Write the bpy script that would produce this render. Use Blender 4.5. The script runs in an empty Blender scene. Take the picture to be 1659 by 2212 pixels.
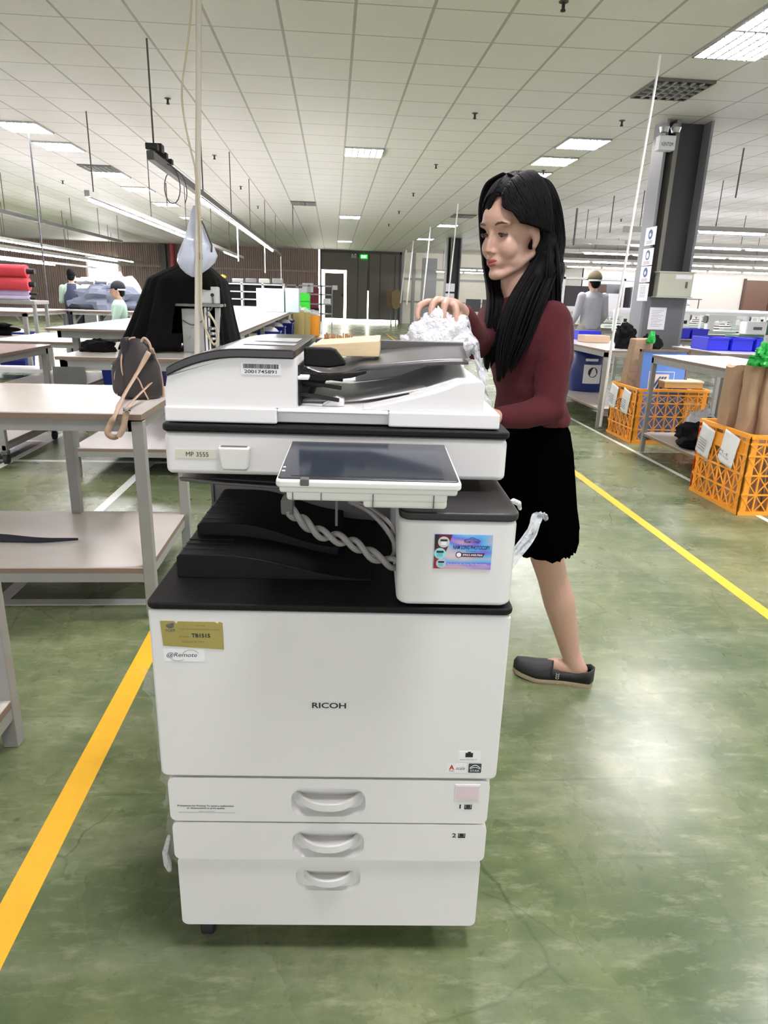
import bpy, bmesh, math, random
from mathutils import Vector, Matrix, noise
D = bpy.data
SC = bpy.context.scene
COL = SC.collection
PI = math.pi
random.seed(7)

# ------------------------------------------------------------------ camera
FPX, YAW, PIT, ROL, CAMH = 1469.0, 0.0803, 0.3068, 0.0306, 1.22
fw = Vector((math.sin(YAW) * math.cos(PIT), math.cos(YAW) * math.cos(PIT), -math.sin(PIT)))
rt = Vector((math.cos(YAW), -math.sin(YAW), 0))
up = rt.cross(fw)
rt, up = rt * math.cos(ROL) + up * math.sin(ROL), up * math.cos(ROL) - rt * math.sin(ROL)
cam_data = D.cameras.new('camera')
cam = D.objects.new('camera', cam_data)
COL.objects.link(cam)
M = Matrix((rt, up, -fw)).transposed().to_4x4()
M.translation = Vector((0, 0, CAMH))
cam.matrix_world = M
cam_data.sensor_fit = 'VERTICAL'
cam_data.sensor_height = 36.0
cam_data.lens = 36.0 * FPX / 2212.0
cam_data.clip_start = 0.05
cam_data.clip_end = 200
SC.camera = cam

# ------------------------------------------------------------------ light and exposure
SC.view_settings.view_transform = 'Standard'
SC.view_settings.look = 'None'
SC.view_settings.gamma = 1
SC.view_settings.use_curve_mapping = False
SC.view_settings.exposure = 1.52
W = D.worlds.new('daylight')
SC.world = W
W.use_nodes = True
W.node_tree.nodes['Background'].inputs[0].default_value = (0.95, 0.92, 1.0, 1)
W.node_tree.nodes['Background'].inputs[1].default_value = 0.85
TROFFER_POWER = 36.0
TUBE_POWER = 42.0
SC.cycles.max_bounces = 6
SC.cycles.diffuse_bounces = 4
SC.cycles.glossy_bounces = 3
SC.cycles.transmission_bounces = 6
SC.cycles.transparent_max_bounces = 12
SC.cycles.caustics_reflective = False
SC.cycles.caustics_refractive = False
SC.cycles.sample_clamp_indirect = 4

HC = 3.22                                   # ceiling height
GX, GY, TX, TY = 0.15, 6.38, 0.565, 0.618   # ceiling grid


def ray(x, y):
    return fw + rt * ((x - 829.5) / FPX) - up * ((y - 1106) / FPX)


def atY(x, y, Y):
    d = ray(x, y)
    return Vector((0, 0, CAMH)) + d * (Y / d.y)


def atZ(x, y, Z):
    d = ray(x, y)
    return Vector((0, 0, CAMH)) + d * ((Z - CAMH) / d.z)


# ------------------------------------------------------------------ materials
def lin(c):
    return tuple((v / 12.92 if v <= 0.04045 else ((v + 0.055) / 1.055) ** 2.4) for v in c)


def rgb(r, g, b):
    return (*lin((r / 255, g / 255, b / 255)), 1)


MATS = {}


def mat(name, col, rough=0.5, metal=0.0, var=0.06, scale=8.0, bump=0.0, bscale=60.0, spec=0.5,
        alpha=1.0, trans=0.0, emit=None, power=0.0, stretch=(1, 1, 1), coat=0.0):
    if name in MATS:
        return MATS[name]
    m = D.materials.new(name)
    m.use_nodes = True
    nt = m.node_tree
    b = nt.nodes['Principled BSDF']
    b.inputs['Roughness'].default_value = rough
    b.inputs['Metallic'].default_value = metal
    b.inputs['Specular IOR Level'].default_value = spec
    b.inputs['Alpha'].default_value = alpha
    b.inputs['Transmission Weight'].default_value = trans
    b.inputs['Coat Weight'].default_value = coat
    tc = nt.nodes.new('ShaderNodeTexCoord')
    mp = nt.nodes.new('ShaderNodeMapping')
    mp.inputs['Scale'].default_value = stretch
    nt.links.new(tc.outputs['Object'], mp.inputs[0])
    n = nt.nodes.new('ShaderNodeTexNoise')
    n.inputs['Scale'].default_value = scale
    n.inputs['Detail'].default_value = 4
    nt.links.new(mp.outputs[0], n.inputs['Vector'])
    mx = nt.nodes.new('ShaderNodeMix')
    mx.data_type = 'RGBA'
    c = rgb(*col)
    lo = tuple(v * (1 - var) for v in c[:3]) + (1,)
    hi = tuple(min(1, v * (1 + var)) for v in c[:3]) + (1,)
    mx.inputs[6].default_value = lo
    mx.inputs[7].default_value = hi
    nt.links.new(n.outputs['Fac'], mx.inputs[0])
    nt.links.new(mx.outputs[2], b.inputs['Base Color'])
    if bump:
        n2 = nt.nodes.new('ShaderNodeTexNoise')
        n2.inputs['Scale'].default_value = bscale
        n2.inputs['Detail'].default_value = 3
        nt.links.new(mp.outputs[0], n2.inputs['Vector'])
        bp = nt.nodes.new('ShaderNodeBump')
        bp.inputs['Strength'].default_value = bump
        bp.inputs['Distance'].default_value = 0.01
        nt.links.new(n2.outputs['Fac'], bp.inputs['Height'])
        nt.links.new(bp.outputs[0], b.inputs['Normal'])
    if emit:
        b.inputs['Emission Color'].default_value = rgb(*emit)
        b.inputs['Emission Strength'].default_value = power
    MATS[name] = m
    return m


WHITE = mat('white_plastic', (222, 222, 220), 0.42, var=0.02)
WHITE2 = mat('warm_white_plastic', (218, 218, 214), 0.42, var=0.02)
BLACKP = mat('black_plastic', (13, 12, 12), 0.6, spec=0.25, var=0.1, bump=0.15, bscale=400)
DARKP = mat('dark_grey_plastic', (88, 87, 84), 0.4, var=0.04)
BLK = mat('deep_black', (12, 12, 12), 0.6, var=0.1)
INK = mat('ink', (30, 30, 34), 0.6)
SCREEN = mat('screen_glass', (44, 50, 60), 0.12, var=0.1)
PAPER = mat('paper', (238, 238, 240), 0.7, var=0.03)
STEEL = mat('painted_steel', (150, 150, 145), 0.45, metal=0.1, var=0.12, scale=14)
STEELD = mat('dark_steel', (95, 95, 92), 0.45, metal=0.2, var=0.15, scale=14)
CHROME = mat('chrome', (200, 200, 200), 0.2, metal=1)
LAM = mat('white_laminate', (228, 222, 214), 0.16, var=0.05, scale=3, spec=0.6)
LAMD = mat('worn_laminate', (205, 198, 190), 0.35, var=0.12, scale=5)
PLYE = mat('plywood_edge', (130, 110, 94), 0.7, var=0.25, scale=40, stretch=(1, 1, 12))
ORANGE = mat('orange_plastic', (248, 166, 48), 0.4, var=0.06)
BLUEP = mat('blue_plastic', (22, 30, 190), 0.35, var=0.1)
NAVYP = mat('navy_plastic', (28, 46, 112), 0.35, var=0.1)
KRAFT = mat('kraft_paper', (166, 138, 112), 0.8, var=0.14, bump=0.6, bscale=25)
GREENP = mat('green_plastic_film', (20, 165, 60), 0.25, var=0.3, scale=30, bump=0.6, bscale=60)
BLKFAB = mat('black_fabric', (10, 9, 9), 0.85, var=0.2, spec=0.15, bump=0.3, bscale=80)
SKIN = mat('skin', (196, 156, 134), 0.5, var=0.06, scale=20)
GLASSY = mat('clear_film', (240, 242, 244), 0.12, var=0.05, alpha=0.38, bump=0.8, bscale=60)
RUBBER = mat('rubber', (30, 30, 30), 0.7)


# ------------------------------------------------------------------ mesh builder
class MB:
    def __init__(s):
        s.v, s.f = [], []

    def add(s, vs, fs):
        o = len(s.v)
        s.v += [tuple(p) for p in vs]
        s.f += [tuple(i + o for i in f) for f in fs]
        return s

    def box(s, x0, x1, y0, y1, z0, z1):
        vs = [(x, y, z) for z in (z0, z1) for y in (y0, y1) for x in (x0, x1)]
        return s.add(vs, [(0, 2, 3, 1), (4, 5, 7, 6), (0, 1, 5, 4), (2, 6, 7, 3), (0, 4, 6, 2), (1, 3, 7, 5)])

    def bar(s, p0, p1, w, t=None):
        """square bar between two points"""
        t = t or w
        p0, p1 = Vector(p0), Vector(p1)
        d = (p1 - p0).normalized()
        a = Vector((0, 0, 1)) if abs(d.z) < 0.9 else Vector((0, 1, 0))
        x = d.cross(a).normalized()
        y = x.cross(d).normalized()
        vs = []
        for p in (p0, p1):
            for sx, sy in ((-1, -1), (1, -1), (1, 1), (-1, 1)):
                vs.append(p + x * sx * w / 2 + y * sy * t / 2)
        return s.add(vs, [(3, 2, 1, 0), (4, 5, 6, 7), (0, 1, 5, 4), (1, 2, 6, 5), (2, 3, 7, 6), (3, 0, 4, 7)])

    def tube(s, pts, r, n=8, cap=True):
        pts = [Vector(p) for p in pts]
        rs = r if isinstance(r, (list, tuple)) else [r] * len(pts)
        vs, fs = [], []
        x = None
        for i, p in enumerate(pts):
            d = (pts[min(i + 1, len(pts) - 1)] - pts[max(i - 1, 0)]).normalized()
            if x is None:
                a = Vector((0, 0, 1)) if abs(d.z) < 0.9 else Vector((1, 0, 0))
                x = d.cross(a).normalized()
            else:
                x = (x - d * x.dot(d)).normalized()
            y = d.cross(x)
            for k in range(n):
                a = 2 * PI * k / n
                vs.append(p + (x * math.cos(a) + y * math.sin(a)) * rs[i])
        for i in range(len(pts) - 1):
            for k in range(n):
                k2 = (k + 1) % n
                fs.append((i * n + k, i * n + k2, (i + 1) * n + k2, (i + 1) * n + k))
        if cap:
            fs.append(tuple(range(n - 1, -1, -1)))
            b = (len(pts) - 1) * n
            fs.append(tuple(b + k for k in range(n)))
        return s.add(vs, fs)

    def cyl(s, p0, p1, r0, r1=None, n=20):
        return s.tube([p0, p1], [r0, r0 if r1 is None else r1], n)

    def prism(s, outline, axis, a, b):
        """outline: 2D points; axis x: (y,z), y: (x,z), z: (x,y)"""
        def P(u, v, w):
            return (w, u, v) if axis == 'x' else ((u, w, v) if axis == 'y' else (u, v, w))
        n = len(outline)
        vs = [P(u, v, a) for u, v in outline] + [P(u, v, b) for u, v in outline]
        fs = [tuple(range(n - 1, -1, -1)), tuple(range(n, 2 * n))]
        fs += [(i, (i + 1) % n, n + (i + 1) % n, n + i) for i in range(n)]
        return s.add(vs, fs)

    def lathe(s, prof, c=(0, 0, 0), n=28, sx=1, sy=1):
        vs, fs = [], []
        for r, z in prof:
            for k in range(n):
                a = 2 * PI * k / n
                vs.append((c[0] + r * sx * math.cos(a), c[1] + r * sy * math.sin(a), c[2] + z))
        m = len(prof)
        for i in range(m - 1):
            for k in range(n):
                k2 = (k + 1) % n
                fs.append((i * n + k, i * n + k2, (i + 1) * n + k2, (i + 1) * n + k))
        fs.append(tuple(range(n - 1, -1, -1)))
        fs.append(tuple((m - 1) * n + k for k in range(n)))
        return s.add(vs, fs)

    def ball(s, c, r, n=16, m=10, rot=None):
        r = r if isinstance(r, (tuple, list)) else (r, r, r)
        c = Vector(c)
        vs, fs = [], []
        for i in range(1, m):
            t = PI * i / m
            for k in range(n):
                a = 2 * PI * k / n
                p = Vector((r[0] * math.sin(t) * math.cos(a), r[1] * math.sin(t) * math.sin(a), -r[2] * math.cos(t)))
                if rot:
                    p = rot @ p
                vs.append(c + p)
        b = Vector((0, 0, -r[2])); t_ = Vector((0, 0, r[2]))
        if rot:
            b, t_ = rot @ b, rot @ t_
        vs += [c + b, c + t_]
        for i in range(m - 2):
            for k in range(n):
                k2 = (k + 1) % n
                fs.append((i * n + k, i * n + k2, (i + 1) * n + k2, (i + 1) * n + k))
        for k in range(n):
            fs.append((len(vs) - 2, (k + 1) % n, k))
            fs.append((len(vs) - 1, (m - 2) * n + k, (m - 2) * n + (k + 1) % n))
        return s.add(vs, fs)

    def caps(s, pts, rs, n=14):
        """rounded tapered chain: spheres at joints joined by cones (for remeshing)"""
        for p, r in zip(pts, rs):
            s.ball(p, r, n, 8)
        for i in range(len(pts) - 1):
            s.cyl(pts[i], pts[i + 1], rs[i] * 0.995, rs[i + 1] * 0.995, n)
        return s

    def grid(s, fn, nu, nv, wrap=False):
        vs = [fn(i / nu, j / nv) for j in range(nv + 1) for i in range(nu + (0 if wrap else 1))]
        w = nu if wrap else nu + 1
        fs = []
        for j in range(nv):
            for i in range(nu):
                i2 = (i + 1) % w
                fs.append((j * w + i, j * w + i2, (j + 1) * w + i2, (j + 1) * w + i))
        return s.add(vs, fs)

    def build(s, name, m, parent=None, bevel=0.0, seg=2, ang=35, solid=0.0):
        me = D.meshes.new(name)
        me.from_pydata(s.v, [], s.f)
        me.materials.append(m)
        me.polygons.foreach_set('use_smooth', [True] * len(me.polygons))
        me.update()
        try:
            me.set_sharp_from_angle(angle=math.radians(ang))
        except Exception:
            pass
        o = D.objects.new(name, me)
        COL.objects.link(o)
        o.parent = parent
        if solid:
            md = o.modifiers.new('thickness', 'SOLIDIFY')
            md.thickness = solid
            md.offset = 0
        if bevel:
            md = o.modifiers.new('bevel', 'BEVEL')
            md.width = bevel
            md.segments = seg
            md.limit_method = 'ANGLE'
            md.angle_limit = math.radians(40)
            md.harden_normals = True
        return o


def tag(o, label=None, cat=None, group=None, kind=None):
    if label: o['label'] = label
    if cat: o['category'] = cat
    if group: o['group'] = group
    if kind: o['kind'] = kind
    return o


def thing(name, label, cat, loc=(0, 0, 0), rz=0.0, group=None):
    o = D.objects.new(name, None)
    COL.objects.link(o)
    o.location = loc
    o.rotation_euler = (0, 0, rz)
    o.empty_display_size = 0.1
    return tag(o, label, cat, group)


def struct(name, mb, m, **k):
    return tag(mb.build(name, m, **k), kind='structure')


def copy_tree(o, parent=None):
    c = o.copy()
    COL.objects.link(c)
    if parent: c.parent = parent
    for ch in list(KIDS(o)):
        copy_tree(ch, c)
    return c


def KIDS(o):
    return [x for x in o.children]


def dup(o, loc=None, rz=None, label=None, group=None):
    c = copy_tree(o)
    if loc is not None: c.location = loc
    if rz is not None: c.rotation_euler = (0, 0, rz)
    if label: c['label'] = label
    if group: c['group'] = group
    return c


def bake(o):
    """replace the mesh of o by its evaluated mesh"""
    dg = bpy.context.evaluated_depsgraph_get()
    me = D.meshes.new_from_object(o.evaluated_get(dg))
    old = o.data
    o.modifiers.clear()
    o.data = me
    me.name = o.name
    D.meshes.remove(old)
    return o


def remesh(o, vox, it=4, fac=0.5):
    md = o.modifiers.new('r', 'REMESH')
    md.mode = 'VOXEL'
    md.voxel_size = vox
    md.use_smooth_shade = True
    sm = o.modifiers.new('s', 'SMOOTH')
    sm.factor = fac
    sm.iterations = it
    bake(o)
    o.data.polygons.foreach_set('use_smooth', [True] * len(o.data.polygons))
    return o


def rrect(x0, x1, z0, z1, r, n=4, corners=(1, 1, 1, 1)):
    pts = []
    for (cx, cz, a0), on in zip(((x1 - r, z0 + r, -90), (x1 - r, z1 - r, 0), (x0 + r, z1 - r, 90), (x0 + r, z0 + r, 180)), corners):
        if not on:
            pts.append((x1 if a0 in (-90, 0) else x0, z0 if a0 in (-90, 180) else z1))
            continue
        for k in range(n + 1):
            a = math.radians(a0 + 90 * k / n)
            pts.append((cx + r * math.cos(a), cz + r * math.sin(a)))
    return pts


def plate_with_hole(mb, outer, hole, yf, yb, depth):
    """front plate facing -Y with a bowl-shaped recess"""
    bm = bmesh.new()
    loops = []
    for lp in (outer, hole):
        vs = [bm.verts.new((x, yf, z)) for x, z in lp]
        for i in range(len(vs)):
            bm.edges.new((vs[i], vs[(i + 1) % len(vs)]))
        loops.append(vs)
    bmesh.ops.triangle_fill(bm, use_beauty=True, use_dissolve=False, edges=bm.edges[:], normal=(0, -1, 0))
    bm.verts.index_update()
    vs = [tuple(v.co) for v in bm.verts]
    fs = [tuple(v.index for v in f.verts) for f in bm.faces]
    bm.free()
    mb.add(vs, fs)
    n = len(outer)
    mb.add([(x, yf, z) for x, z in outer] + [(x, yb, z) for x, z in outer],
           [(i, (i + 1) % n, n + (i + 1) % n, n + i) for i in range(n)])
    n = len(hole)
    cx = sum(p[0] for p in hole) / n
    cz = sum(p[1] for p in hole) / n
    rings = [(1, 0), (0.985, depth * 0.15), (0.93, depth * 0.6), (0.8, depth)]
    vs = []
    for sc_, dy in rings:
        vs += [(cx + (x - cx) * (1 - (1 - sc_) * 0.7), yf + dy, cz + (z - cz) * sc_) for x, z in hole]
    fs = []
    for j in range(len(rings) - 1):
        fs += [(j * n + (i + 1) % n, j * n + i, (j + 1) * n + i, (j + 1) * n + (i + 1) % n) for i in range(n)]
    fs.append(tuple((len(rings) - 1) * n + i for i in range(n)))
    mb.add(vs, fs)


def text_mesh(name, s, m, x0, x1, z0, z1, place, parent, bold=0.0, shear=0.0, ext=0.0003):
    """lettering fitted to a rectangle; place(u, v, w) maps it into the parent's space"""
    c = D.curves.new(name, 'FONT')
    c.body = s
    c.size = 1
    c.offset = bold
    c.shear = shear
    c.extrude = 0
    c.resolution_u = 3
    c.align_x = 'CENTER'
    o = D.objects.new(name, c)
    COL.objects.link(o)
    dg = bpy.context.evaluated_depsgraph_get()
    me = D.meshes.new_from_object(o.evaluated_get(dg))
    D.objects.remove(o)
    D.curves.remove(c)
    xs = [v.co.x for v in me.vertices]
    ys = [v.co.y for v in me.vertices]
    ax, bx, ay, by = min(xs), max(xs), min(ys), max(ys)
    for v in me.vertices:
        u = x0 + (v.co.x - ax) / (bx - ax) * (x1 - x0)
        w = z0 + (v.co.y - ay) / (by - ay) * (z1 - z0)
        v.co = place(u, w, 0)
    me.materials.clear()
    me.materials.append(m)
    o = D.objects.new(name, me)
    COL.objects.link(o)
    o.parent = parent
    return o


# ------------------------------------------------------------------ the setting
def floor_material():
    m = D.materials.new('green_epoxy_floor')
    m.use_nodes = True
    nt = m.node_tree
    N, L = nt.nodes, nt.links
    b = N['Principled BSDF']
    tc = N.new('ShaderNodeTexCoord')

    def noise_(scale, det=5, stretch=(1, 1, 1), rot=0, dist=0.0, rough=0.55):
        mp = N.new('ShaderNodeMapping')
        mp.inputs['Scale'].default_value = stretch
        mp.inputs['Rotation'].default_value = (0, 0, rot)
        L.new(tc.outputs['Object'], mp.inputs[0])
        n = N.new('ShaderNodeTexNoise')
        n.inputs['Scale'].default_value = scale
        n.inputs['Detail'].default_value = det
        n.inputs['Roughness'].default_value = rough
        n.inputs['Distortion'].default_value = dist
        L.new(mp.outputs[0], n.inputs['Vector'])
        return n.outputs['Fac']

    def ramp(src, p0, c0, p1, c1):
        r = N.new('ShaderNodeValToRGB')
        r.color_ramp.elements[0].position = p0
        r.color_ramp.elements[0].color = c0
        r.color_ramp.elements[1].position = p1
        r.color_ramp.elements[1].color = c1
        L.new(src, r.inputs[0])
        return r.outputs[0]

    def mixc(fac, a, bcol, mode='MIX'):
        x = N.new('ShaderNodeMix')
        x.data_type = 'RGBA'
        x.blend_type = mode
        for sock, val in ((x.inputs[0], fac), (x.inputs[6], a), (x.inputs[7], bcol)):
            if isinstance(val, (int, float)): sock.default_value = val
            elif isinstance(val, tuple): sock.default_value = val
            else: L.new(val, sock)
        return x.outputs[2]

    K = ((0, 0, 0, 1), (1, 1, 1, 1))
    col = ramp(noise_(1.6, 7, rough=0.62), 0.33, rgb(86, 102, 66), 0.66, rgb(136, 142, 102))
    f2 = ramp(noise_(4.0, 6, (1, 0.6, 1), 0.5), 0.42, K[0], 0.85, (0.8, 0.8, 0.8, 1))
    col = mixc(f2, col, rgb(54, 78, 54))
    f3 = ramp(noise_(3.2, 5, (0.35, 2.4, 1), 0.95), 0.48, K[0], 0.85, (0.8, 0.8, 0.8, 1))
    col = mixc(f3, col, rgb(164, 168, 142))
    f4 = ramp(noise_(38, 3), 0.62, K[0], 0.72, K[1])
    col = mixc(ramp(f4, 0, K[0], 1, (0.5, 0.5, 0.5, 1)), col, rgb(70, 90, 60))
    # fine pale scratches of wear
    f5 = ramp(noise_(14, 4, (0.08, 2.5, 1), 1.0), 0.63, K[0], 0.70, (0.45, 0.45, 0.45, 1))
    col = mixc(f5, col, rgb(66, 86, 58))
    col = mixc(ramp(noise_(11, 9, rough=0.7), 0.40, K[0], 0.70, (0.55, 0.55, 0.55, 1)), col, rgb(74, 92, 60))
    col = mixc(ramp(noise_(19, 8, (0.5, 1.6, 1), 0.9, rough=0.7), 0.52, K[0], 0.80, (0.6, 0.6, 0.6, 1)), col, rgb(176, 178, 146))
    # cracks
    for sc_, thr, rot in ((0.75, 0.0035, 0.3), (2.3, 0.006, 1.2)):
        mp = N.new('ShaderNodeMapping')
        mp.inputs['Rotation'].default_value = (0, 0, rot)
        L.new(tc.outputs['Object'], mp.inputs[0])
        n = N.new('ShaderNodeTexNoise')
        n.inputs['Scale'].default_value = 3
        n.inputs['Detail'].default_value = 6
        L.new(mp.outputs[0], n.inputs['Vector'])
        wv = mixc(0.14, mp.outputs[0], n.outputs['Color'])
        vo = N.new('ShaderNodeTexVoronoi')
        vo.feature = 'DISTANCE_TO_EDGE'
        vo.inputs['Scale'].default_value = sc_
        L.new(wv, vo.inputs['Vector'])
        cr = ramp(vo.outputs['Distance'], 0.0, K[1], thr, K[0])
        mask = ramp(noise_(0.9, 2), 0.5, K[0], 0.58, (0.7, 0.7, 0.7, 1))
        f = mixc(1.0, cr, mask, 'MULTIPLY')
        col = mixc(f, col, rgb(40, 56, 38))
    L.new(col, b.inputs['Base Color'])
    r = N.new('ShaderNodeMapRange')
    r.inputs['To Min'].default_value = 0.14
    r.inputs['To Max'].default_value = 0.42
    L.new(noise_(2.4, 6, (1, 0.7, 1), 0.7), r.inputs[0])
    L.new(r.outputs[0], b.inputs['Roughness'])
    b.inputs['Specular IOR Level'].default_value = 0.42
    bp = N.new('ShaderNodeBump')
    bp.inputs['Strength'].default_value = 0.05
    bp.inputs['Distance'].default_value = 0.01
    L.new(noise_(6, 4), bp.inputs['Height'])
    L.new(bp.outputs[0], b.inputs['Normal'])
    return m


def ceiling_material():
    m = D.materials.new('ceiling_tiles')
    m.use_nodes = True
    nt = m.node_tree
    N, L = nt.nodes, nt.links
    b = N['Principled BSDF']
    tc = N.new('ShaderNodeTexCoord')
    sp = N.new('ShaderNodeSeparateXYZ')
    L.new(tc.outputs['Object'], sp.inputs[0])

    def mth(op, a, v=None):
        x = N.new('ShaderNodeMath')
        x.operation = op
        for i, q in enumerate((a, v)):
            if q is None: continue
            if isinstance(q, (int, float)): x.inputs[i].default_value = q
            else: L.new(q, x.inputs[i])
        return x.outputs[0]

    def line(src, off, period, w):
        t = mth('FRACT', mth('ADD', mth('DIVIDE', mth('SUBTRACT', src, off), period), w / period / 2 + 100))
        return mth('LESS_THAN', t, w / period)
    lx_ = line(sp.outputs[0], GX, TX, 0.024)
    ly_ = line(sp.outputs[1], GY, TY, 0.016)
    g = mth('MAXIMUM', lx_, ly_)
    n = N.new('ShaderNodeTexNoise')
    n.inputs['Scale'].default_value = 0.8
    L.new(tc.outputs['Object'], n.inputs['Vector'])
    mx = N.new('ShaderNodeMix')
    mx.data_type = 'RGBA'
    mx.inputs[6].default_value = rgb(240, 236, 232)
    mx.inputs[7].default_value = rgb(248, 244, 240)
    L.new(n.outputs['Fac'], mx.inputs[0])
    m2 = N.new('ShaderNodeMix')
    m2.data_type = 'RGBA'
    m2.inputs[7].default_value = rgb(186, 182, 174)
    L.new(mx.outputs[2], m2.inputs[6])
    L.new(g, m2.inputs[0])
    L.new(m2.outputs[2], b.inputs['Base Color'])
    b.inputs['Roughness'].default_value = 0.55
    b.inputs['Specular IOR Level'].default_value = 0.3
    return m


XR, YB, YF = 24.0, 34.0, -7.0
struct('floor', MB().box(-XR, XR, YF, YB, -0.1, 0), floor_material())
struct('ceiling', MB().box(-XR, XR, YF, YB, HC, HC + 0.1), ceiling_material())

# far wall: brown corrugated sheet left of the gate, pale glazed wall right of it
BROWN = mat('brown_sheet_metal', (150, 132, 120), 0.5, var=0.08, scale=1.5)
GATE = mat('grey_brown_gate', (92, 87, 80), 0.55, var=0.1, scale=1.2)
CREAM = mat('cream_wall', (226, 224, 206), 0.6, var=0.04)
GREYW = mat('grey_frame', (150, 152, 150), 0.5)
mb = MB()
n = int((XR - 0.7) / 0.1)
pts = []
for i in range(n):
    x = -XR + i * 0.2 * (XR - 0.7) / (n * 0.1) / 2
    w = (XR - 0.7) / n
    pts += [(x, YB), (x + w * 0.45, YB), (x + w * 0.55, YB - 0.04), (x + w * 0.95, YB - 0.04)]
pts += [(-0.7, YB), (-0.7, YB + 0.12), (-XR, YB + 0.12)]
mb.prism(pts, 'z', 0, HC)
mb.box(-XR, -0.7, YB - 0.12, YB - 0.04, 2.2, 2.28)
struct('wall_back', mb, BROWN)
mb = MB().box(3.2, XR, YB, YB + 0.1, 0, HC)
struct('wall_back_right', mb, CREAM)
mb = MB()
for x in (3.2, 3.75, 5.9, 8.0, 10.6, 13.2, 15.8):
    mb.box(x, x + 0.12, YB - 0.08, YB, 0, HC)
mb.box(3.2, XR, YB - 0.07, YB, 2.0, 2.1)
mb.box(3.2, XR, YB - 0.07, YB, 1.0, 1.06)
mb.box(4.2, 4.9, YB - 0.04, YB, 0.0, 3.0)
struct('trim_1', mb, GREYW)
# the closed gate with its small door; daylight shows through the gaps
SKYGLOW = mat('daylight_outside', (255, 255, 246), 1, emit=(255, 255, 240), power=7)
struct('window_2', MB().box(-0.66, 3.12, YB + 0.3, YB + 0.32, 0.0, 2.4), SKYGLOW)
gate = D.objects.new('door_1', None); COL.objects.link(gate); tag(gate, kind='structure')
mb = MB()
mb.box(-0.55, 3.15, YB - 0.1, YB - 0.02, 2.34, 3.1)
mb.box(0.62, 1.62, YB - 0.1, YB - 0.02, 0.14, 2.34)
mb.box(1.68, 3.15, YB - 0.1, YB - 0.02, 0.14, 2.34)
mb.box(1.60, 1.70, YB - 0.1, YB - 0.02, 1.45, 2.34)
mb.build('gate_leaf', GATE, gate)
mb = MB()
mb.box(-0.62, -0.55, YB - 0.14, YB, 0, 3.12).box(3.12, 3.2, YB - 0.14, YB, 0, HC).box(-0.62, 3.2, YB - 0.14, YB, 3.1, HC)
for x in (1.15, 1.66, 2.2, 2.9):
    mb.box(x - 0.02, x + 0.02, YB - 0.115, YB - 0.1, 1.5 if x == 1.66 else 0.15, 3.1)
mb.build('gate_frame', mat('dark_frame', (58, 56, 52), 0.5), gate)
small = D.objects.new('door_2', None); COL.objects.link(small); tag(small, kind='structure')
MB().box(-0.40, 0.50, YB - 0.09, YB - 0.04, 0.16, 2.2).build('door_leaf', GATE, small)
MB().box(0.40, 0.46, YB - 0.14, YB - 0.09, 1.15, 1.3).build('door_handle', BLK, small)
MB().box(-0.05, 0.2, YB - 0.1, YB - 0.09, 1.45, 1.65).build('notice', PAPER, small)
# bright opening in the far wall at the left
w1 = D.objects.new('window_1', None); COL.objects.link(w1); tag(w1, kind='structure')
a, b_ = atY(188, 556, YB - 0.2), atY(257, 612, YB - 0.2)
MB().box(a.x, b_.x, YB - 0.16, YB - 0.14, b_.z, a.z).build('window_pane', mat('bright_window', (255, 255, 255), 1, emit=(255, 253, 250), power=5), w1)
MB().box(a.x - .08, a.x, YB - .2, YB - .1, b_.z - .08, a.z + .08).box(b_.x, b_.x + .08, YB - .2, YB - .1, b_.z - .08, a.z + .08).box(a.x, b_.x, YB - .2, YB - .1, a.z, a.z + .08).build('window_frame', PAPER, w1)
# cream office room at the right
OX, OY = 9.2, 26.0
mb = MB().box(OX, XR, OY, OY + 0.1, 0, 2.45).box(OX, OX + 0.1, OY, YB, 0, 2.45)
struct('wall_office', mb, mat('office_wall', (228, 222, 210), 0.6, var=0.03))
mb = MB()
for x in (OX, 11.6, 13.3):
    mb.box(x, x + 0.1, OY - 0.05, OY, 0, 2.45)
mb.box(OX, XR, OY - 0.04, OY, 0.98, 1.03)
struct('trim_2', mb, PAPER)
mb = MB().box(OX + 0.5, OX + 1.6, OY - 0.03, OY, 1.0, 1.9)
struct('window_3', mb, mat('office_window', (90, 92, 96), 0.15))
dr = D.objects.new('door_3', None); COL.objects.link(dr); tag(dr, kind='structure')
a, b_ = atY(1612, 612, OY - 0.05), atY(1650, 690, OY - 0.05)
MB().box(a.x, a.x + 1.0, OY - 0.05, OY, 0, 2.2).build('door_leaf', mat('brown_door', (116, 84, 66), 0.5), dr, bevel=0.01)
MB().box(a.x + 1.0, a.x + 1.08, OY - 0.08, OY, 0, 2.25).box(a.x - 0.08, a.x, OY - 0.08, OY, 0, 2.25).build('door_frame', mat('door_frame_brown', (92, 66, 50), 0.5), dr)

# painted floor lines
YEL = mat('yellow_line_paint', (250, 190, 52), 0.35, var=0.08, scale=20)
WLN = mat('white_line_paint', (232, 234, 228), 0.3, var=0.06, scale=20)
k = 1
def line(x0, x1, y0, y1, m, z=0.0015):
    global k
    struct('trim_%d' % (k + 2), MB().box(x0, x1, y0, y1, 0, z), m)
    k += 1
line(-0.678, -0.612, 0.2, 2.575, YEL)
line(1.79, 1.848, 1.0, 24, YEL)
line(-4.5, -0.60, 2.575, 2.63, WLN, 0.0017)
line(-1.36, -1.305, 2.63, 5.0, WLN)
line(-2.36, -2.305, 2.63, 6.2, WLN)
line(-2.9, -0.5, 5.0, 5.05, WLN, 0.0017)
line(-0.62, -0.57, 2.63, 9.0, WLN)
line(-5.5, -2.305, 5.68, 5.73, WLN, 0.0017)
line(2.60, 2.635, 3.4, 9.5, WLN)
line(2.635, 3.3, 5.58, 5.62, WLN, 0.0017)

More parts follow.
